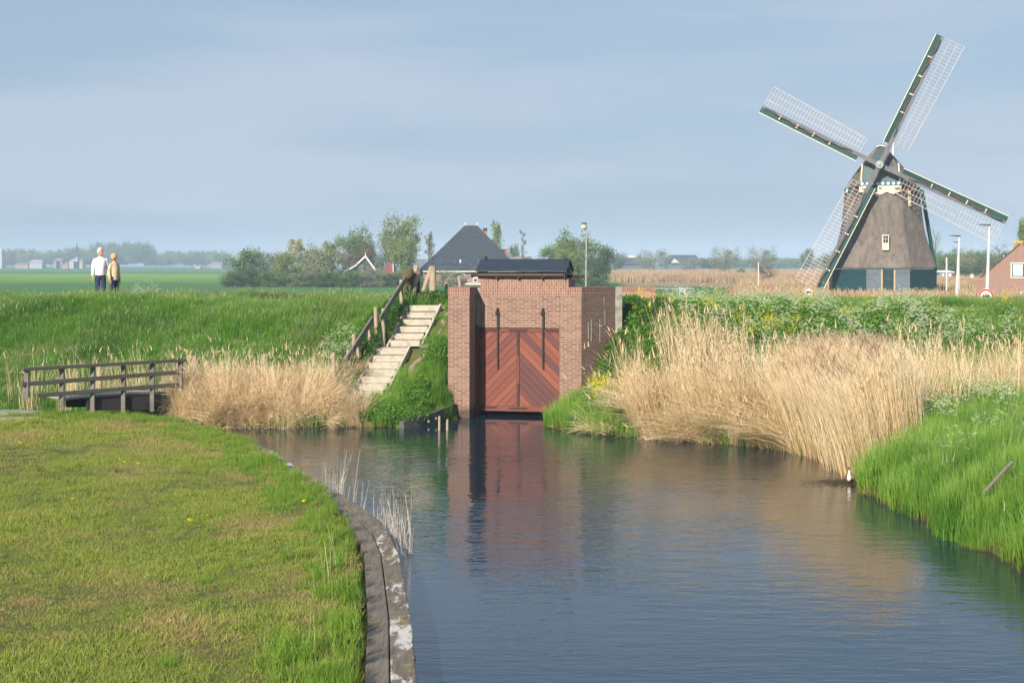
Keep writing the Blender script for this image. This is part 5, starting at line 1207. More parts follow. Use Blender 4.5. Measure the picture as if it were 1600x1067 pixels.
for i in range(4):
    g1 = np.random.default_rng(190+i); n_ = 80
    V_shoot.append(mk('shoot_tuft', [blades(g1, disc(g1, n_, .22), g1.uniform(.3, .8, n_), np.full(n_, .012), g1.uniform(0, .18, n_), g1.uniform(0, .28, n_), 3)], [mg_bright]))
def reed_var(seed, n, r, h0, h1, bow, plume=.35, leafn=1.0, w=.011):
    g1 = np.random.default_rng(seed); h = g1.uniform(h0, h1, n); P = disc(g1, n, r)
    hd = g1.normal(math.pi, .55, n)
    parts = [blades(g1, P, h, np.full(n, w), g1.uniform(0, .10, n)+bow*.3, g1.uniform(0, .10, n)+bow, 4, head=hd, tipw=.45)]
    nl = int(n*leafn); k_ = g1.integers(0, n, nl); f = g1.uniform(.35, .92, nl)
    q = P[k_] + np.stack([np.cos(hd[k_]), np.sin(hd[k_])], 1)*((bow*.3*f + bow*f*f)*h[k_])[:, None]
    P3 = np.hstack([q, (h[k_]*f)[:, None]])
    parts.append(blades(g1, P3, g1.uniform(.15, .38, nl), np.full(nl, w*1.15), g1.uniform(.2, .8, nl), g1.uniform(.2, .9, nl), 2) + (1,))
    np_ = int(n*plume); k_ = np.argsort(-h)[:np_]
    q = P[k_] + np.stack([np.cos(hd[k_]), np.sin(hd[k_])], 1)*((.05+.05+bow*1.3)*h[k_])[:, None]; P3 = np.hstack([q, (h[k_]*.97)[:, None]])
    parts.append(blades(g1, P3, g1.uniform(.14, .24, np_), np.full(np_, .035), g1.uniform(.1, .6, np_), g1.uniform(.1, .6, np_), 2, tipw=.2) + (2,))
    return mk('reed_clump', parts, [mg_reed, mg_reed2, mg_plume])
V_dense = [reed_var(210+i, 85, .26, 1.2, 1.95, .06, plume=.03, leafn=.18, w=.008) for i in range(3)]
for m_ in V_dense: m_.materials[0] = mg_dense
V_reed = [reed_var(220+i, 56, .26, 1.0, 1.9, .12, plume=.05, leafn=.4, w=.009) for i in range(4)]
V_bow = [reed_var(240+i, 50, .26, 1.1, 1.8, .55, plume=.06, leafn=.7, w=.010) for i in range(3)]
V_thin = [reed_var(250+i, 14, .3, 1.0, 1.9, .10, plume=.25, leafn=.8) for i in range(3)]
mg_pale = M_leaf('pale dead stem', (.50, .40, .32), (.68, .58, .48), transl=.15)
V_thin2 = []
for i in range(3):
    m_ = reed_var(265+i, 12, .2, .6, 1.7, .03, plume=0.0, leafn=.6, w=.007)
    for q_ in range(2): m_.materials[q_] = mg_pale
    V_thin2.append(m_)
V_stem = [reed_var(260+i, 3, .12, .9, 1.5, .05, plume=.3, leafn=.3, w=.008) for i in range(2)]
def herb_var(seed, R_, H_, n, ls, mat):
    g1 = np.random.default_rng(seed); a = g1.normal(size=(n, 3)); a /= np.linalg.norm(a, axis=1)[:, None]; a *= (g1.random(n)**.4)[:, None]
    P = a*np.array([R_, R_, H_*.5]); P[:, 2] += H_*.5; P[:, :2] *= (1+.35*np.sin(P[:, 2]*9))[:, None]
    st = blades(g1, disc(g1, 26, R_*.7), g1.uniform(.5, 1.0, 26)*H_, np.full(26, .010), g1.uniform(0, .2, 26), g1.uniform(0, .3, 26), 2)
    return mk('herb_clump', [leaves(g1, P, ls, .55, flat=.2), st], [mat])
V_herb = [herb_var(270+i, .34, .55, 420, .075, ml_herb) for i in range(3)]; V_nett = [herb_var(280+i, .32, .6, 420, .08, ml_herbd) for i in range(2)]
def umbel_var(seed, mat, k=7, H0=.7, H1=1.15, yellow=False):
    g1 = np.random.default_rng(seed); parts = []; P = disc(g1, k, .28); h = g1.uniform(H0, H1, k)
    parts.append(blades(g1, P, h, np.full(k, .007), np.zeros(k), np.zeros(k), 2) + (0,))
    C = []
    for i in range(k):
        for j in range(g1.integers(4, 8)):
            C.append((P[i, 0]+g1.normal(0, .10), P[i, 1]+g1.normal(0, .10), h[i]+g1.uniform(-.22, .04)))
    C = np.array(C); S0 = np.array([(P[i % k, 0], P[i % k, 1], h[i % k]*.6) for i in range(len(C))])
    n_ = len(C)*(12 if not yellow else 10); ck = np.repeat(np.arange(len(C)), 12 if not yellow else 10)
    Q_ = C[ck] + g1.normal(size=(n_, 3))*np.array([.020, .020, .006] if not yellow else [.022, .022, .04])
    parts.append(leaves(g1, Q_, .022 if not yellow else .022, 1.0, flat=.0) + (1,))
    lf = np.stack([g1.normal(0, .2, 90), g1.normal(0, .2, 90), g1.uniform(.05, .55, 90)], 1); parts.append(leaves(g1, lf, .09, .4) + (0,))
    return mk('umbel_clump', parts, [ml_herb, mat])
V_umb = [umbel_var(300+i, mf_white) for i in range(4)]; V_yel = [umbel_var(320+i, mf_yel, 5, .55, .95, True) for i in range(2)]

def sample(n, x0, x1, y0, y1, g): return g.uniform(x0, x1, n), g.uniform(y0, y1, n)
def infr(x, y, m=1.6): return np.abs(x) < .36*y*1.03 + m
def excl(x, y, d, dmin):
    ok = (d > dmin); i1, _, _ = in_sluice(x, y, .06); ok &= ~i1
    m, lo, hi = stair_u(x, y); ok &= ~(m & (x > lo-.04) & (x < hi+.06))
    # splayed wing wall strip
    t = (x-wp0[0])*dW.x + (y-wp0[1])*dW.y; q = -(x-wp0[0])*dW.y + (y-wp0[1])*dW.x; ok &= ~((t > -.1) & (t < 1.85) & (q > -.02) & (q < .45))
    ok &= ~((x > -14.5) & (x < -10.7) & (y > 31.2+.15*(x+13.9)) & (y < 31.9+.22*(x+13.9)) )
    ok &= ~((x > -14.5) & (x < -10.9) & (y > 32.3+.15*(x+14.2)) & (y < 33.0+.10*(x+14.2)))
    return ok
def place(name, label, cat, variants, n, box, dmin, seed, cond=None, sc=(.8, 1.2), tilt=(.08, .08), ry=0.0, spread=math.pi, zofs=-.02, zsc=None, scf=None, tint=None):
    g = np.random.default_rng(seed); x, y = sample(n, *box, g); h, d = hgt(x, y); ok = excl(x, y, d, dmin) & infr(x, y)
    if cond is not None: ok &= cond(x, y, d, g)
    ok &= np.hypot(x-6.0, y-25.5) > .38
    x, y, h, d = x[ok], y[ok], h[ok], d[ok]; k = len(x)
    rot = np.stack([g.normal(0, tilt[0], k), g.normal(0, tilt[1], k) + ry, g.uniform(-spread, spread, k)], 1)
    s = g.uniform(sc[0], sc[1], k); S = np.stack([s, s, s*(1 if zsc is None else g.uniform(zsc[0], zsc[1], k))], 1)
    if scf is not None: S *= scf(x, y, d)[:, None]
    print(name, k)
    return scatter(name, label, cat, variants, np.stack([x, y, h+zofs], 1), rot, S, seed=seed, tint=(None if tint is None else tint(x, y, g)))
TN = lambda x, y, g: np.clip(vnoise(x, y, 1.6, 55)*1.6-.7, 0, .85)*(.6+.4*g.random(len(x)))
left = lambda x, y: (x < -.3) & (y < 33.2)
# lawn
place("lawn_grass", 'short mown lawn grass with brown dry patches left of the water', 'grass', V_lawn, 26000, (-14.5, -.4, 8.5, 33.8), .46, 1, cond=lambda x, y, d, g: left(x, y) & (d > np.interp(y, [20, 22.5], [.72, .46])) & (g.random(len(x)) < np.clip(1.35-y/34, .35, 1)), sc=(.8, 1.3), scf=lambda x, y, d: .8+.9*np.clip(vnoise(x, y, 1.1, 3)-.35, 0, 1) + .9*(y > 27)*np.clip((y-27)/5, 0, 1))
def edge_scf(x, y, d): return (.6+.6*vnoise(x, y, .8, 61))*np.interp(y, [20, 23], [1, .72])
place("edge_grass", 'lush longer grass along the lawn side of the timber edging', 'grass', V_tuft, 5200, (-9, -.4, 9, 33), .30, 2, cond=lambda x, y, d, g: left(x, y) & (d > np.interp(y, [20, 22.5], [.60, .40])) & (d < .68+.75*g.random(len(x))**2+.5*(y > 20)*g.random(len(x))), sc=(.6, 1.25), scf=edge_scf)
place("edge_grass", 'rough tussocky grass at the far end of the lawn before the footbridge', 'grass', V_tuft, 4200, (-15, -5, 29, 34.5), .1, 3, cond=lambda x, y, d, g: (y > 30.8+vnoise(x, y, 1.2, 6)*1.5) & (y < 33.9), sc=(.4, .95))
place("lawn_weeds", 'scattered greener grass tufts in the lawn', 'grass', V_tuft, 500, (-14, -.6, 9, 30), .6, 4, cond=lambda x, y, d, g: left(x, y) & (vnoise(x, y, 1.7, 9) > .55), sc=(.25, .6))
# dike
place("dike_grass", 'long waving grass covering the dike left of the stairs', 'grass', V_dike, 11000, (-21, -1.8, 34.4, 49.5), .1, 5, cond=lambda x, y, d, g: (y < crest(x)+6) & (d > .1) & ~((x > -3.9) & (y < 40.2)), sc=(.6, 1.0), scf=lambda x, y, d: .55+.85*vnoise(x, y, 1.1, 4), tint=TN)
place("dike_grass", 'long grass covering the dike right of the sluice', 'grass', V_dike, 11000, (1.9, 24, 29, 53.5), .15, 6, cond=lambda x, y, d, g: ~((y > crest(x)+.6) & (y < crest(x)+7) & (x > 7)), sc=(.6, 1.0), tint=TN)
place("mown_strip", 'short mown grass path along the crest of the right dike', 'grass', V_lawn, 5200, (6, 22, 40, 54), .2, 7, cond=lambda x, y, d, g: (y > crest(x)+.3) & (y < crest(x)+7.5), sc=(1.2, 1.9))
place("crest_grass", 'short grass on the dike top behind the sluice', 'grass', V_dike, 1400, (-3, 8, 38.3, 50), .2, 8, sc=(.35, .6), tint=TN)
# right bank
place("bank_shoots", 'bright green reed shoots along the near right bank', 'reed shoots', V_shoot, 6800, (5.8, 14.5, 13, 31), .02, 9, cond=lambda x, y, d, g: (d < 2.0+2.2*g.random(len(x))**2) & ((x > 6.0+.0*y) ) & (y < 25.4+.9*(x-6.4)+g.random(len(x))*1.2), scf=lambda x, y, d: .6+.65*vnoise(x, y, .6, 81), sc=(.65, 1.15), zofs=-.06)
place("bank_grass", 'mixed long grass on the near right bank above the shoots', 'grass', V_dike, 4600, (6.2, 14.5, 15, 33.5), .5, 43, cond=lambda x, y, d, g: (x/y > .275), sc=(.8, 1.5), tint=TN)
place("bank_herbs", 'leafy weeds on the near right bank', 'plants', V_herb, 260, (6.6, 14.5, 17, 33), .9, 44, cond=lambda x, y, d, g: (x/y > .28) & (vnoise(x, y, 1.4, 71) > .45), sc=(.5, 1.0))
place("dead_stems", 'brown dead stems lying along the right waterline', 'reeds', V_bow, 260, (3.2, 8, 13, 33), -.12, 45, cond=lambda x, y, d, g: (d < .12), sc=(.14, .32), tilt=(.8, .8), spread=3, zofs=.0)
place("bank_shoots", 'green grass tongue at the foot of the right sluice pillar', 'reed shoots', V_shoot, 900, (.6, 3.4, 31.8, 36.5), .02, 10, cond=lambda x, y, d, g: (x < 3.2) & (d < 1.4), sc=(.4, .8), zofs=-.05)
place("bank_shoots", 'green shoots on the bank left of the sluice pillar', 'reed shoots', V_shoot, 500, (-3.4, -1.6, 34.3, 37), .08, 11, sc=(.3, .6), zofs=-.05)
place("bank_shoots", 'green shoots showing through the right reed bed', 'reed shoots', V_shoot, 1500, (3, 13, 26, 34), .02, 12, cond=lambda x, y, d, g: (d < .7) | (g.random(len(x)) < .35), sc=(.6, 1.15), zofs=-.05)
RB1 = lambda x, y, d, g: (d < 1.1+vnoise(x, y, 1, 5)*1.1) & (x > 3.0) & (y > 29.6+.0*x) & (vnoise(x, y, .8, 12) > .2) & (x/y < .170)
place("reed_bed", 'dry straw coloured reeds on the bank right of the sluice', 'reeds', V_reed, 1500, (3.0, 8.5, 29.4, 36), .02, 13, cond=RB1, sc=(.50, .82), ry=-.08, spread=.5, tilt=(.1, .12), zofs=-.1)
place("reed_bed", 'bowed dry reeds sweeping left over the water at the right bank', 'reeds', V_bow, 220, (3.2, 6.6, 29.6, 33.6), .0, 14, cond=lambda x, y, d, g: (d < 1.6), sc=(.7, 1.0), ry=-.30, spread=.5, tilt=(.12, .22), zofs=-.1)
place("reed_bed", 'dense tall pale reeds leaning left on the right bank', 'reeds', V_dense, 2300, (5.9, 10.2, 25.4, 30.9), -.02, 15, cond=lambda x, y, d, g: (d < 2.0) & (y > 25.4+.72*(x-6.2)) & (x/y < .284) & (x/y > .186) & (np.hypot(x-6.05, y-25.6) > .55), sc=(.88, 1.10), ry=-.08, spread=.45, tilt=(.07, .07), zofs=-.1)
place("reed_bed", 'thinner dry reeds running up the right bank behind the dense clump', 'reeds', V_reed, 460, (6.5, 13.5, 27.5, 33.2), .05, 16, cond=lambda x, y, d, g: (y > 30.2+.05*x) & (y < 32.8+.1*(x-7)) & (vnoise(x, y, 1.1, 21) > .35), sc=(.55, .85), ry=-.04, spread=.8, tilt=(.08, .08), zofs=-.1)
place("reed_bed", 'scattered single reed stems rising over the right dike', 'reeds', V_thin, 170, (2.8, 15, 30, 36.5), .1, 17, sc=(.7, 1.1), tilt=(.1, .1), spread=3)
place("reed_bed", 'tall thin reeds standing high on the dike near the wing wall', 'reeds', V_thin, 130, (4.0, 6.0, 33, 37.0), .1, 18, sc=(.7, 1.0), ry=-.03, tilt=(.06, .08), spread=1)
# left bank reeds
place("reed_bed", 'dry reeds on the far bank left of the stairs', 'reeds', V_reed, 620, (-8.4, -3.3, 34.3, 35.9), .0, 19, cond=lambda x, y, d, g: (d < 1.2) & ((x < -4.2) | ((x < -3.7) & (y < 35.0))), sc=(.36, .62), scf=lambda x, y, d: np.where(x > -4.5, .7, 1.0), ry=.02, spread=.7, tilt=(.1, .16), zofs=-.08)
place("reed_bed", 'flattened tangled reeds hanging over the water left of the stairs', 'reeds', V_bow, 380, (-8.3, -3.6, 34.2, 35.4), -.05, 20, cond=lambda x, y, d, g: (d < .8), scf=lambda x, y, d: np.where(x > -4.6, .6, 1.0), sc=(.5, .8), ry=.25, spread=3.0, tilt=(.5, .45), zofs=-.0)
place("reed_bed", 'sparse reed stems on the lower dike behind the footbridge', 'reeds', V_thin, 150, (-14, -4.6, 35.2, 37.2), .1, 21, sc=(.4, .8), tilt=(.12, .12), spread=3)
place("reed_bed", 'old dead reed thatch beside the crooked post', 'reeds', V_bow, 40, (-5.3, -3.9, 36.2, 37.2), .1, 22, sc=(.35, .5), ry=0, tilt=(.5, .5), spread=3)
place("reed_bed", 'flattened dead reeds at the water right of the sluice grass', 'reeds', V_bow, 150, (1.6, 4.6, 31.4, 33.6), -.05, 23, cond=lambda x, y, d, g: (d < .5), sc=(.3, .5), ry=-.3, tilt=(.6, .6), spread=3, zofs=.02)
# herbs
place("herb_growth", 'leafy green herbs on the bank between stairs and sluice', 'plants', V_herb, 520, (-3.6, -1.5, 34.6, 40.2), .2, 24, cond=lambda x, y, d, g: (vnoise(x, y, .7, 8) > .38) & ~(stair_u(x, y)[0] & (x < stair_u(x, y)[2]+.72)), sc=(.45, .85))
place("herb_growth", 'dark leafy herbs along the left side of the stairs', 'plants', V_nett, 320, (-5.2, -2.4, 36, 41), .2, 25, cond=lambda x, y, d, g: (stair_u(x, y)[0]) & (x < stair_u(x, y)[1]) & (x > stair_u(x, y)[1]-1.0), sc=(.4, .75))
place("herb_growth", 'leafy herbs around the timber posts on the dike top', 'plants', V_nett, 150, (-3.4, -1.6, 40.6, 43), .2, 26, sc=(.5, .95))
place("herb_growth", 'dense nettles and herbs against the brick wing wall', 'plants', V_nett, 420, (2.0, 4.4, 34.6, 40.3), .2, 27, cond=lambda x, y, d, g: (x < 3.4+.9*(y-35)/5) & ~((y < 37.3) & (x < 2.35)), sc=(.5, .95), scf=lambda x, y, d: .6+.5*np.clip((y-35)/4, 0, 1))
place("herb_growth", 'green leafy plants on the dike slope right of the sluice', 'plants', V_herb, 1300, (1.9, 12, 32.6, 41.5), .3, 28, cond=lambda x, y, d, g: (vnoise(x, y, 1.1, 14) > .35), sc=(.5, 1.1))
place("herb_growth", 'waterside herbs under the left reeds', 'plants', V_nett, 110, (-7.6, -4.6, 34.3, 34.9), .0, 29, sc=(.25, .42))
place("cow_parsley", 'white flowering cow parsley over the crest of the right dike', 'wild flowers', V_umb, 380, (3.2, 17, 34.5, 42.5), .5, 30, cond=lambda x, y, d, g: (y > crest(x)-4.2) & (x/y > .108) & (vnoise(x, y, 1.5, 31) > .38), sc=(.6, .95))
place("cow_parsley", 'white flowering cow parsley on the near right bank', 'wild flowers', V_umb, 130, (6.8, 14, 20, 32), 1.0, 31, cond=lambda x, y, d, g: (x > 6.9+.25*(y-21)*.5) & (vnoise(x, y, 1.3, 33) > .45), sc=(.7, 1.0))
place("cow_parsley", 'clump of white cow parsley beside the dike posts', 'wild flowers', V_umb, 12, (-5.2, -4.2, 38, 39.3), .2, 32, sc=(.5, .8))
place("cow_parsley", 'pale flowering clump on the crest right of the couple', 'wild flowers', V_umb, 4, (-12.2, -11.4, 44.6, 45.6), .2, 33, sc=(.5, .75))
place("cow_parsley", 'few white umbels beside the right sluice pillar', 'wild flowers', V_umb, 16, (1.9, 2.9, 35.0, 36.4), .3, 34, sc=(.4, .6))
place("yellow_flowers", 'yellow flowers on the dike slope right of the sluice', 'wild flowers', V_yel, 46, (2.0, 3.4, 33.6, 36.8), .3, 35, sc=(.5, .8))
place("yellow_flowers", 'scattered yellow flowers among the cow parsley', 'wild flowers', V_yel, 90, (3.5, 16, 36.5, 43), .3, 36, cond=lambda x, y, d, g: vnoise(x, y, 1.2, 41) > .6, sc=(.6, 1.0))
# reed stems at the timber edging
place("edging_reeds", 'thin pale dead reeds growing at the outer side of the timber edging', 'reeds', V_thin2, 160, (-3.4, -1.2, 17.2, 24), -.30, 37, cond=lambda x, y, d, g: (d < -.02) & (d > -.34) & (x < .5) & (y > 17.6) & (g.random(len(x)) < np.clip(.35+(y-18)*.2, 0, 1)), sc=(.38, .72), tilt=(.08, .10), ry=.04, spread=3, zofs=.62)
place("dry_stems", 'few dry straw stems standing in the grass by the edging', 'reeds', V_stem, 9, (-2.5, -1.5, 12, 21), .5, 38, cond=lambda x, y, d, g: (d < .95), sc=(.35, .55), tilt=(.05, .05))
place("dock_stalks", 'small brown dock stalks in the lawn', 'plants', [mk('dock', [blades(np.random.default_rng(5), disc(np.random.default_rng(6), 7, .1), np.full(7, .11), np.full(7, .012), np.zeros(7)+.1, np.zeros(7), 2)], [mg_dock])], 26, (-9.5, -6, 19, 26), .8, 39, cond=lambda x, y, d, g: vnoise(x, y, 1, 51) > .45, sc=(.7, 1.3))
place('dandelions', 'few small yellow dandelions in the lawn', 'wild flowers', [mk('dandelion', [leaves(np.random.default_rng(3), np.random.default_rng(4).normal(size=(26, 3))*[.012, .012, .006]+[0, 0, .10], .03, 1.0)], [mf_yel])], 46, (-12, -2, 17, 32), .8, 52, cond=lambda x, y, d, g: vnoise(x, y, 1.5, 91) > .5, sc=(.6, 1.0))
# far reed land: coarse tufts
def big_reed(seed):
    g1 = np.random.default_rng(seed); n_ = 60
    return mk('far_reed', [blades(g1, disc(g1, n_, 1.3), g1.uniform(1.0, 1.9, n_), np.full(n_, .12), g1.uniform(0, .2, n_), g1.uniform(0, .2, n_), 2)], [M_leaf("far reed %d" % seed, (.40, .27, .15), (.50, .36, .21), patch=(.32, .22, .13), pscale=.02, transl=.2)])
V_far = [big_reed(i) for i in (1, 2)]
gg = np.random.default_rng(77); n_ = 9000; y = 75 + 560*gg.random(n_)**1.5; x = gg.uniform(.07, .40, n_)*y
ok = ((y > 255+30*vnoise(x, y, 30, 2)) | ((x > .165*y) & (y > 80))) & ~((np.hypot(x-WX, y-WY) < 9)) & ~((x > .325*y) & (y > 100)); x, y = x[ok], y[ok]
scatter("reed_land", 'wide field of dry reeds behind the dike on both sides of the windmill', 'reeds', V_far, np.stack([x, y, np.full(len(x), .45)], 1), np.stack([0*x, 0*x, gg.uniform(0, 6, len(x))], 1), np.repeat(gg.uniform(.7, 1.2, len(x))[:, None], 3, 1)*np.array([1.3, 1.3, .8]), seed=3)

# ------------------------------------------------------------------ haze
hz = MB(); hz.box(-1800, 1800, -80, 2700, -1.9, 34); ho = hz.build("haze", []); 
mh = bpy.data.materials.new("haze"); mh.use_nodes = True; nn_ = mh.node_tree; nn_.nodes.clear()
ou = nn_.nodes.new('ShaderNodeOutputMaterial'); pv = nn_.nodes.new('ShaderNodeVolumePrincipled'); pv.inputs['Density'].default_value = .00050; pv.inputs['Color'].default_value = (.62, .80, .97, 1); pv.inputs['Anisotropy'].default_value = -.15
nn_.links.new(pv.outputs[0], ou.inputs['Volume']); ho.data.materials.append(mh); tag(ho, 'thin blue spring haze over the polder', 'haze', kind='stuff')
# ------------------------------------------------------------------ people
m_skin = M_plain("skin", (.52, .28, .19), .55, bs=0); m_wsweat = M_plain("white sweater", (.80, .79, .80), .85, c2=(.72, .71, .73), scale=14, bs=.3); m_navy = M_plain("navy trousers", (.025, .035, .10), .85, bs=.2)
m_beige = M_plain("beige cardigan", (.62, .46, .27), .85, c2=(.52, .38, .22), scale=14, bs=.3); m_whair = M_plain("white hair", (.70, .68, .66), .8, bs=.5, scale=30); m_bhair = M_plain("blonde hair", (.55, .36, .16), .8, c2=(.40, .24, .10), bs=.6, scale=30)
m_shoe = M_plain("shoes", (.03, .025, .02), .6, bs=0); m_lip = M_plain("lips", (.35, .12, .10), .6, bs=0); m_eye = M_plain("eye", (.02, .015, .01), .3, bs=0)
def skin(name, verts, edges, rad, mat, parent, sub=2, root=0):
    me = bpy.data.meshes.new(name); me.from_pydata([tuple(v) for v in verts], edges, []); o = bpy.data.objects.new(name, me); COL.objects.link(o); o.parent = parent
    me.materials.append(mat)
    md = o.modifiers.new('skin', 'SKIN'); md.use_smooth_shade = True
    sv = me.skin_vertices[0].data
    for i, r in enumerate(rad): sv[i].radius = (r if hasattr(r, '__len__') else (r, r)); sv[i].use_root = (i == root)
    s = o.modifiers.new('sub', 'SUBSURF'); s.levels = sub; s.render_levels = sub; return o
def person(loc, rz, label, H, female, mats, headrz):
    top_m, hair_m = mats; p = thing("person", label, 'person', loc, rz); k = H/1.78
    # figure faces local -y; x = its own left/right
    def S(v): return (v[0]*k, v[1]*k, v[2]*k)
    sh = .185 if not female else .155; hp = .09
    V = [(0, .0, .95), (0, .0, 1.10), (0, .0, 1.28), (0, .0, 1.40), (0, -.005, 1.52), (0, -.012, 1.60), (0, -.012, 1.70)]
    Rr = [(.11, .09), (.11, .09), (.12, .09), (.10, .075), (.052, .055), (.072, .085), (.075, .09)]
    E = [(0, 1), (1, 2), (2, 3), (3, 4), (4, 5), (5, 6)]
    for sg in (-1, 1):
        b = len(V); V += [(sg*hp, 0, .88), (sg*(hp+.01), -.01, .50), (sg*(hp+.015), .01, .09), (sg*(hp+.02), -.11, .04)]; Rr += [.09, .062, .045, .038]; E += [(0, b), (b, b+1), (b+1, b+2), (b+2, b+3)]
        b = len(V); V += [(sg*sh*.9, 0, 1.36), (sg*(sh+.055), .02, 1.13), (sg*(sh+.07), -.03, .88), (sg*(sh+.07), -.045, .80)]; Rr += [.045, .04, .032, (.018, .036)]; E += [(3, b), (b, b+1), (b+1, b+2), (b+2, b+3)]
        hx, hy, hz_ = V[-1]
        for j, (dy, L, r) in enumerate(((-.026, .075, .0085), (-.009, .085, .009), (.008, .080, .0085), (.024, .062, .0075))):
            f = len(V); V += [(hx, hy+dy, hz_-.045), (hx-sg*.006, hy+dy-.004, hz_-.045-L*.5), (hx-sg*.018, hy+dy-.012, hz_-.045-L)]; Rr += [r, r*.9, r*.75]; E += [(b+3, f), (f, f+1), (f+1, f+2)]
        f = len(V); V += [(hx-sg*.01, hy-.035, hz_-.0), (hx-sg*.02, hy-.05, hz_-.045)]; Rr += [.010, .008]; E += [(b+3, f), (f, f+1)]
    body = skin("body", [S(v) for v in V], E, [tuple(np.array(r)*k) if hasattr(r, '__len__') else r*k for r in Rr], m_skin, p)
    # head details, turned
    hd = bpy.data.objects.new("head", None); COL.objects.link(hd); hd.parent = p; hd.location = S((0, -.01, 1.56)); hd.rotation_euler = (0, 0, headrz)
    bpy.data.objects.remove(hd)
    c, s_ = math.cos(headrz), math.sin(headrz)
    def HD(x, y, z): return S((x*c-y*s_, -.012+x*s_+y*c, 1.655+z))
    s = MB(); s.sphere(HD(0, -.005, -.005), (.078*k, .092*k, .115*k), nu=16, nv=12); s.sphere(HD(0, -.105, -.015), (.014*k, .02*k, .022*k), nu=8, nv=6); s.sphere(HD(0, -.05, -.085), (.045*k, .05*k, .04*k), nu=10, nv=6)
    for sg in (-1, 1): s.sphere(HD(sg*.08, .005, -.01), (.014*k, .02*k, .032*k), nu=8, nv=6)
    face = s.build("face", m_skin, p, smooth=True)
    s = MB()
    for sg in (-1, 1): s.sphere(HD(sg*.032, -.087, .012), .011*k, nu=8, nv=6)
    s.split("eye", m_eye, face, smooth=True)
    s = MB(); s.sphere(HD(0, -.09, -.055), (.025*k, .010*k, .007*k), nu=8, nv=6); s.build("mouth", m_lip, face, smooth=True)
    s = MB()
    if female:
        for a in np.linspace(0, 2*np.pi, 14)[:-1]:
            if math.cos(a) > .35: continue
            s.sphere(HD(.075*math.sin(a), .02-.07*math.cos(a), -.03+.015*math.sin(a*5)), (.045*k, .045*k, .07*k), nu=8, nv=6)
        s.sphere(HD(0, .035, .03), (.100*k, .100*k, .10*k), nu=14, nv=10); s.sphere(HD(0, -.035, .085), (.07*k, .05*k, .035*k), nu=10, nv=8)
    else:
        s.sphere(HD(0, .018, .03), (.086*k, .095*k, .10*k), nu=14, nv=10); s.sphere(HD(0, .05, -.02), (.078*k, .06*k, .07*k), nu=12, nv=8)
    s.build("hair", hair_m, p, smooth=True)
    if not female:
        s = MB(); s.sphere(HD(0, -.07, -.088), (.042*k, .035*k, .028*k), nu=10, nv=8); s.build("beard", hair_m, p, smooth=True)
    # clothes
    s = MB(); zb_ = .86 if not female else .80; wk = 1.0 if not female else .90
    s.loft([[S((rx*wk*math.cos(t), (-.012 if 1.0 < z < 1.3 else 0) + ry*math.sin(t), z)) for t in np.linspace(0, 2*math.pi, 21)[:-1]] for z, rx, ry in
            ((zb_, .168, .135), (zb_+.03, .172, .14), (1.02, .160, .142), (1.18, .172, .148), (1.32, .188, .130), (1.39, .178, .108), (1.435, .125, .09), (1.47, .078, .074), (1.485, .07, .068))])
    for sg in (-1, 1):
        s.tube([S((sg*.10*wk, 0, 1.385)), S((sg*.172*wk, .0, 1.375)), S((sg*.215*wk, .012, 1.26)), S((sg*.238*wk, .02, 1.13)), S((sg*.248*wk, -.005, 1.0)), S((sg*(sh+.068), -.028, .855))], [.06*k, .068*k, .062*k, .056*k, .05*k, .046*k], 12)
    o = s.build("sweater" if not female else "cardigan", top_m, p, smooth=True)
    rm_ = o.modifiers.new('remesh', 'REMESH'); rm_.mode = 'VOXEL'; rm_.voxel_size = .013; rm_.use_smooth_shade = True
    sm_ = o.modifiers.new('smooth', 'SMOOTH'); sm_.iterations = 6; sm_.factor = .6
    V = [(0, .0, 1.06), (0, 0, .90)]; Rr = [(.135, .115), (.15, .13)]; E = [(0, 1)]
    for sg in (-1, 1):
        b = len(V); V += [(sg*hp, 0, .82), (sg*(hp+.01), -.01, .50), (sg*(hp+.015), .01, .09)]; Rr += [.105, .082, .068]; E += [(1, b), (b, b+1), (b+1, b+2)]
    skin("trousers", [S(v) for v in V], E, [tuple(np.array(r)*k) if hasattr(r, '__len__') else r*k for r in Rr], m_navy, p)
    for sg in (-1, 1):
        s = MB(); s.loft([[S((sg*(hp+.02)+dx*w, y, z)) for dx, z in ((-1, 0), (1, 0), (.8, h), (-.8, h))] for y, w, h in ((.06, .04, .07), (.0, .045, .09), (-.10, .048, .06), (-.17, .03, .035))]); s.build("shoe", m_shoe, p, smooth=True)
    return p
mx_, my_ = PX(157, 47.3), 47.3; wx_, wy_ = PX(178.5, 47.1), 47.1
zman = ZY(387, 47.3)-1.80; zwom = ZY(396, 47.1)-1.63
person((mx_, my_, zman), R(28), 'white haired man in white sweater and navy trousers standing on the dike', 1.80, False, (m_wsweat, m_whair), R(30))
person((wx_, wy_, zwom), R(58), 'blonde haired woman in beige cardigan and dark trousers standing right of the man', 1.63, True, (m_beige, m_bhair), R(30))

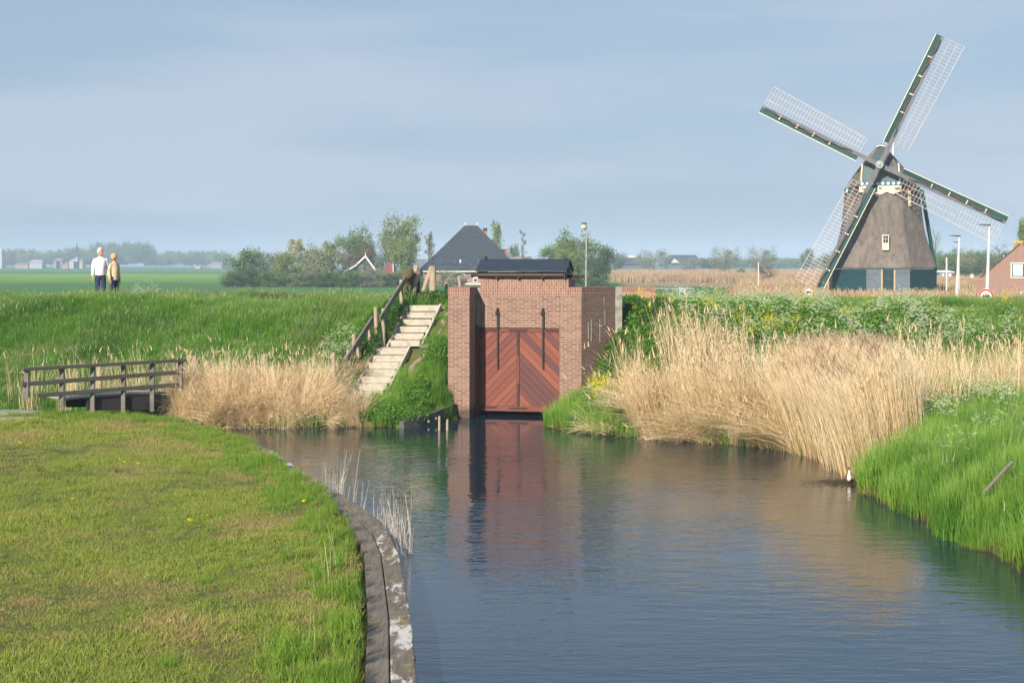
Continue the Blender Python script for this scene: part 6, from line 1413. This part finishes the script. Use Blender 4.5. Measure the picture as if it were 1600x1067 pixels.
# ------------------------------------------------------------------ grebe on its nest, swimming bird
m_bw = M_plain("bird white", (.80, .72, .66), .8, bs=0); m_bb = M_plain("bird brown", (.06, .03, .02), .8, c2=(.10, .05, .03), scale=40, bs=0); m_bk = M_plain("bird crest", (.02, .015, .015), .7, bs=0)
GYb = 25.7; gb = thing("grebe", 'crested grebe with white breast and dark crest sitting on its nest by the reeds', 'bird', (6.09, GYb, .03)); gb.scale = (.7, .7, .7)
ss_ = GYb/F_PX
s = MB(); s.loft([[(cx_+rx_*math.cos(a)*math.cos(0), cy_+rx_*.9*math.sin(a)*.6+0, cz_+rx_*.75*math.sin(a)) for a in np.linspace(0, 2*np.pi, 13)[:-1]] for cx_, cy_, cz_, rx_ in ((0, 0, .07, .005), (0, -.0, .08, .09), (.03, .10, .10, .12), (.07, .22, .11, .11), (.10, .33, .10, .05), (.11, .38, .10, .01))]); 
s = MB(); s.sphere((.06, .12, .10), (.12, .20, .10), nu=14, nv=10); s.build("body", m_bb, gb, smooth=True)
s = MB(); s.tube([(-.01, -.03, .02), (-.01, -.07, .10), (-.005, -.05, .17), (-.005, -.03, .25), (-.005, -.035, .31)], [.05, .062, .05, .024, .022], 12); s.build("breast", m_bw, gb, smooth=True)
s = MB(); s.sphere((-.005, -.045, .335), (.030, .042, .03), nu=12, nv=8); s.sphere((-.02, -.03, .37), (.010, .015, .026), nu=8, nv=6); s.sphere((.016, -.03, .37), (.010, .015, .026), nu=8, nv=6); s.sphere((0, -.02, .305), (.036, .03, .022), nu=10, nv=6)
hdg = s.build("head", m_bk, gb, smooth=True)
s = MB(); s.tube([(-.01, -.075, .335), (-.055, -.12, .33)], [.011, .002], 6); s.build("bill", m_red, hdg)
s = MB(); s.sphere((-.02, -.078, .33), (.012, .012, .012), nu=6, nv=5); s.build("cheek", m_bw, hdg)
ne = [blades(np.random.default_rng(9), np.random.default_rng(8).normal(0, .16, (260, 2)), np.random.default_rng(7).uniform(.1, .3, 260), np.full(260, .010), np.full(260, 1.2), np.full(260, .8), 2)]
no = bpy.data.objects.new("nest", mk('nest', ne, [M_leaf("nest stems", (.05, .035, .02), (.12, .08, .045), transl=.05)])); COL.objects.link(no); no.location = (6.08, GYb+.05, .0); no.scale = (1.5, 1.2, .35); tag(no, 'floating nest of dark plant stems under the grebe', 'nest')
DY = 8777/(674-HOR); db = thing("swimming_duck", 'small white breasted brown duck swimming in the ditch left of the reeds', 'duck', (PX(308.5, DY), DY, .0))
s = MB(); s.sphere((-.07, .03, .04), (.19, .10, .075), nu=14, nv=8); s.build("body", M_plain("duck brown", (.20, .09, .05), .8, bs=0), db, smooth=True)
s = MB(); s.sphere((.07, -.02, .06), (.085, .085, .075), nu=12, nv=8); s.build("breast", m_bw, db, smooth=True)
s = MB(); s.tube([(.09, -.02, .09), (.11, -.02, .15)], [.035, .03], 8); s.sphere((.12, -.02, .17), (.045, .038, .036), nu=10, nv=8); hd2 = s.build("head", m_bk, db, smooth=True)
s = MB(); s.loft([[(.155, -.035, .155), (.155, -.005, .155), (.155, -.005, .175), (.155, -.035, .175)], [(.20, -.035, .15), (.20, -.005, .15), (.20, -.005, .157), (.20, -.035, .157)]]); s.build("bill", m_bk, hd2)
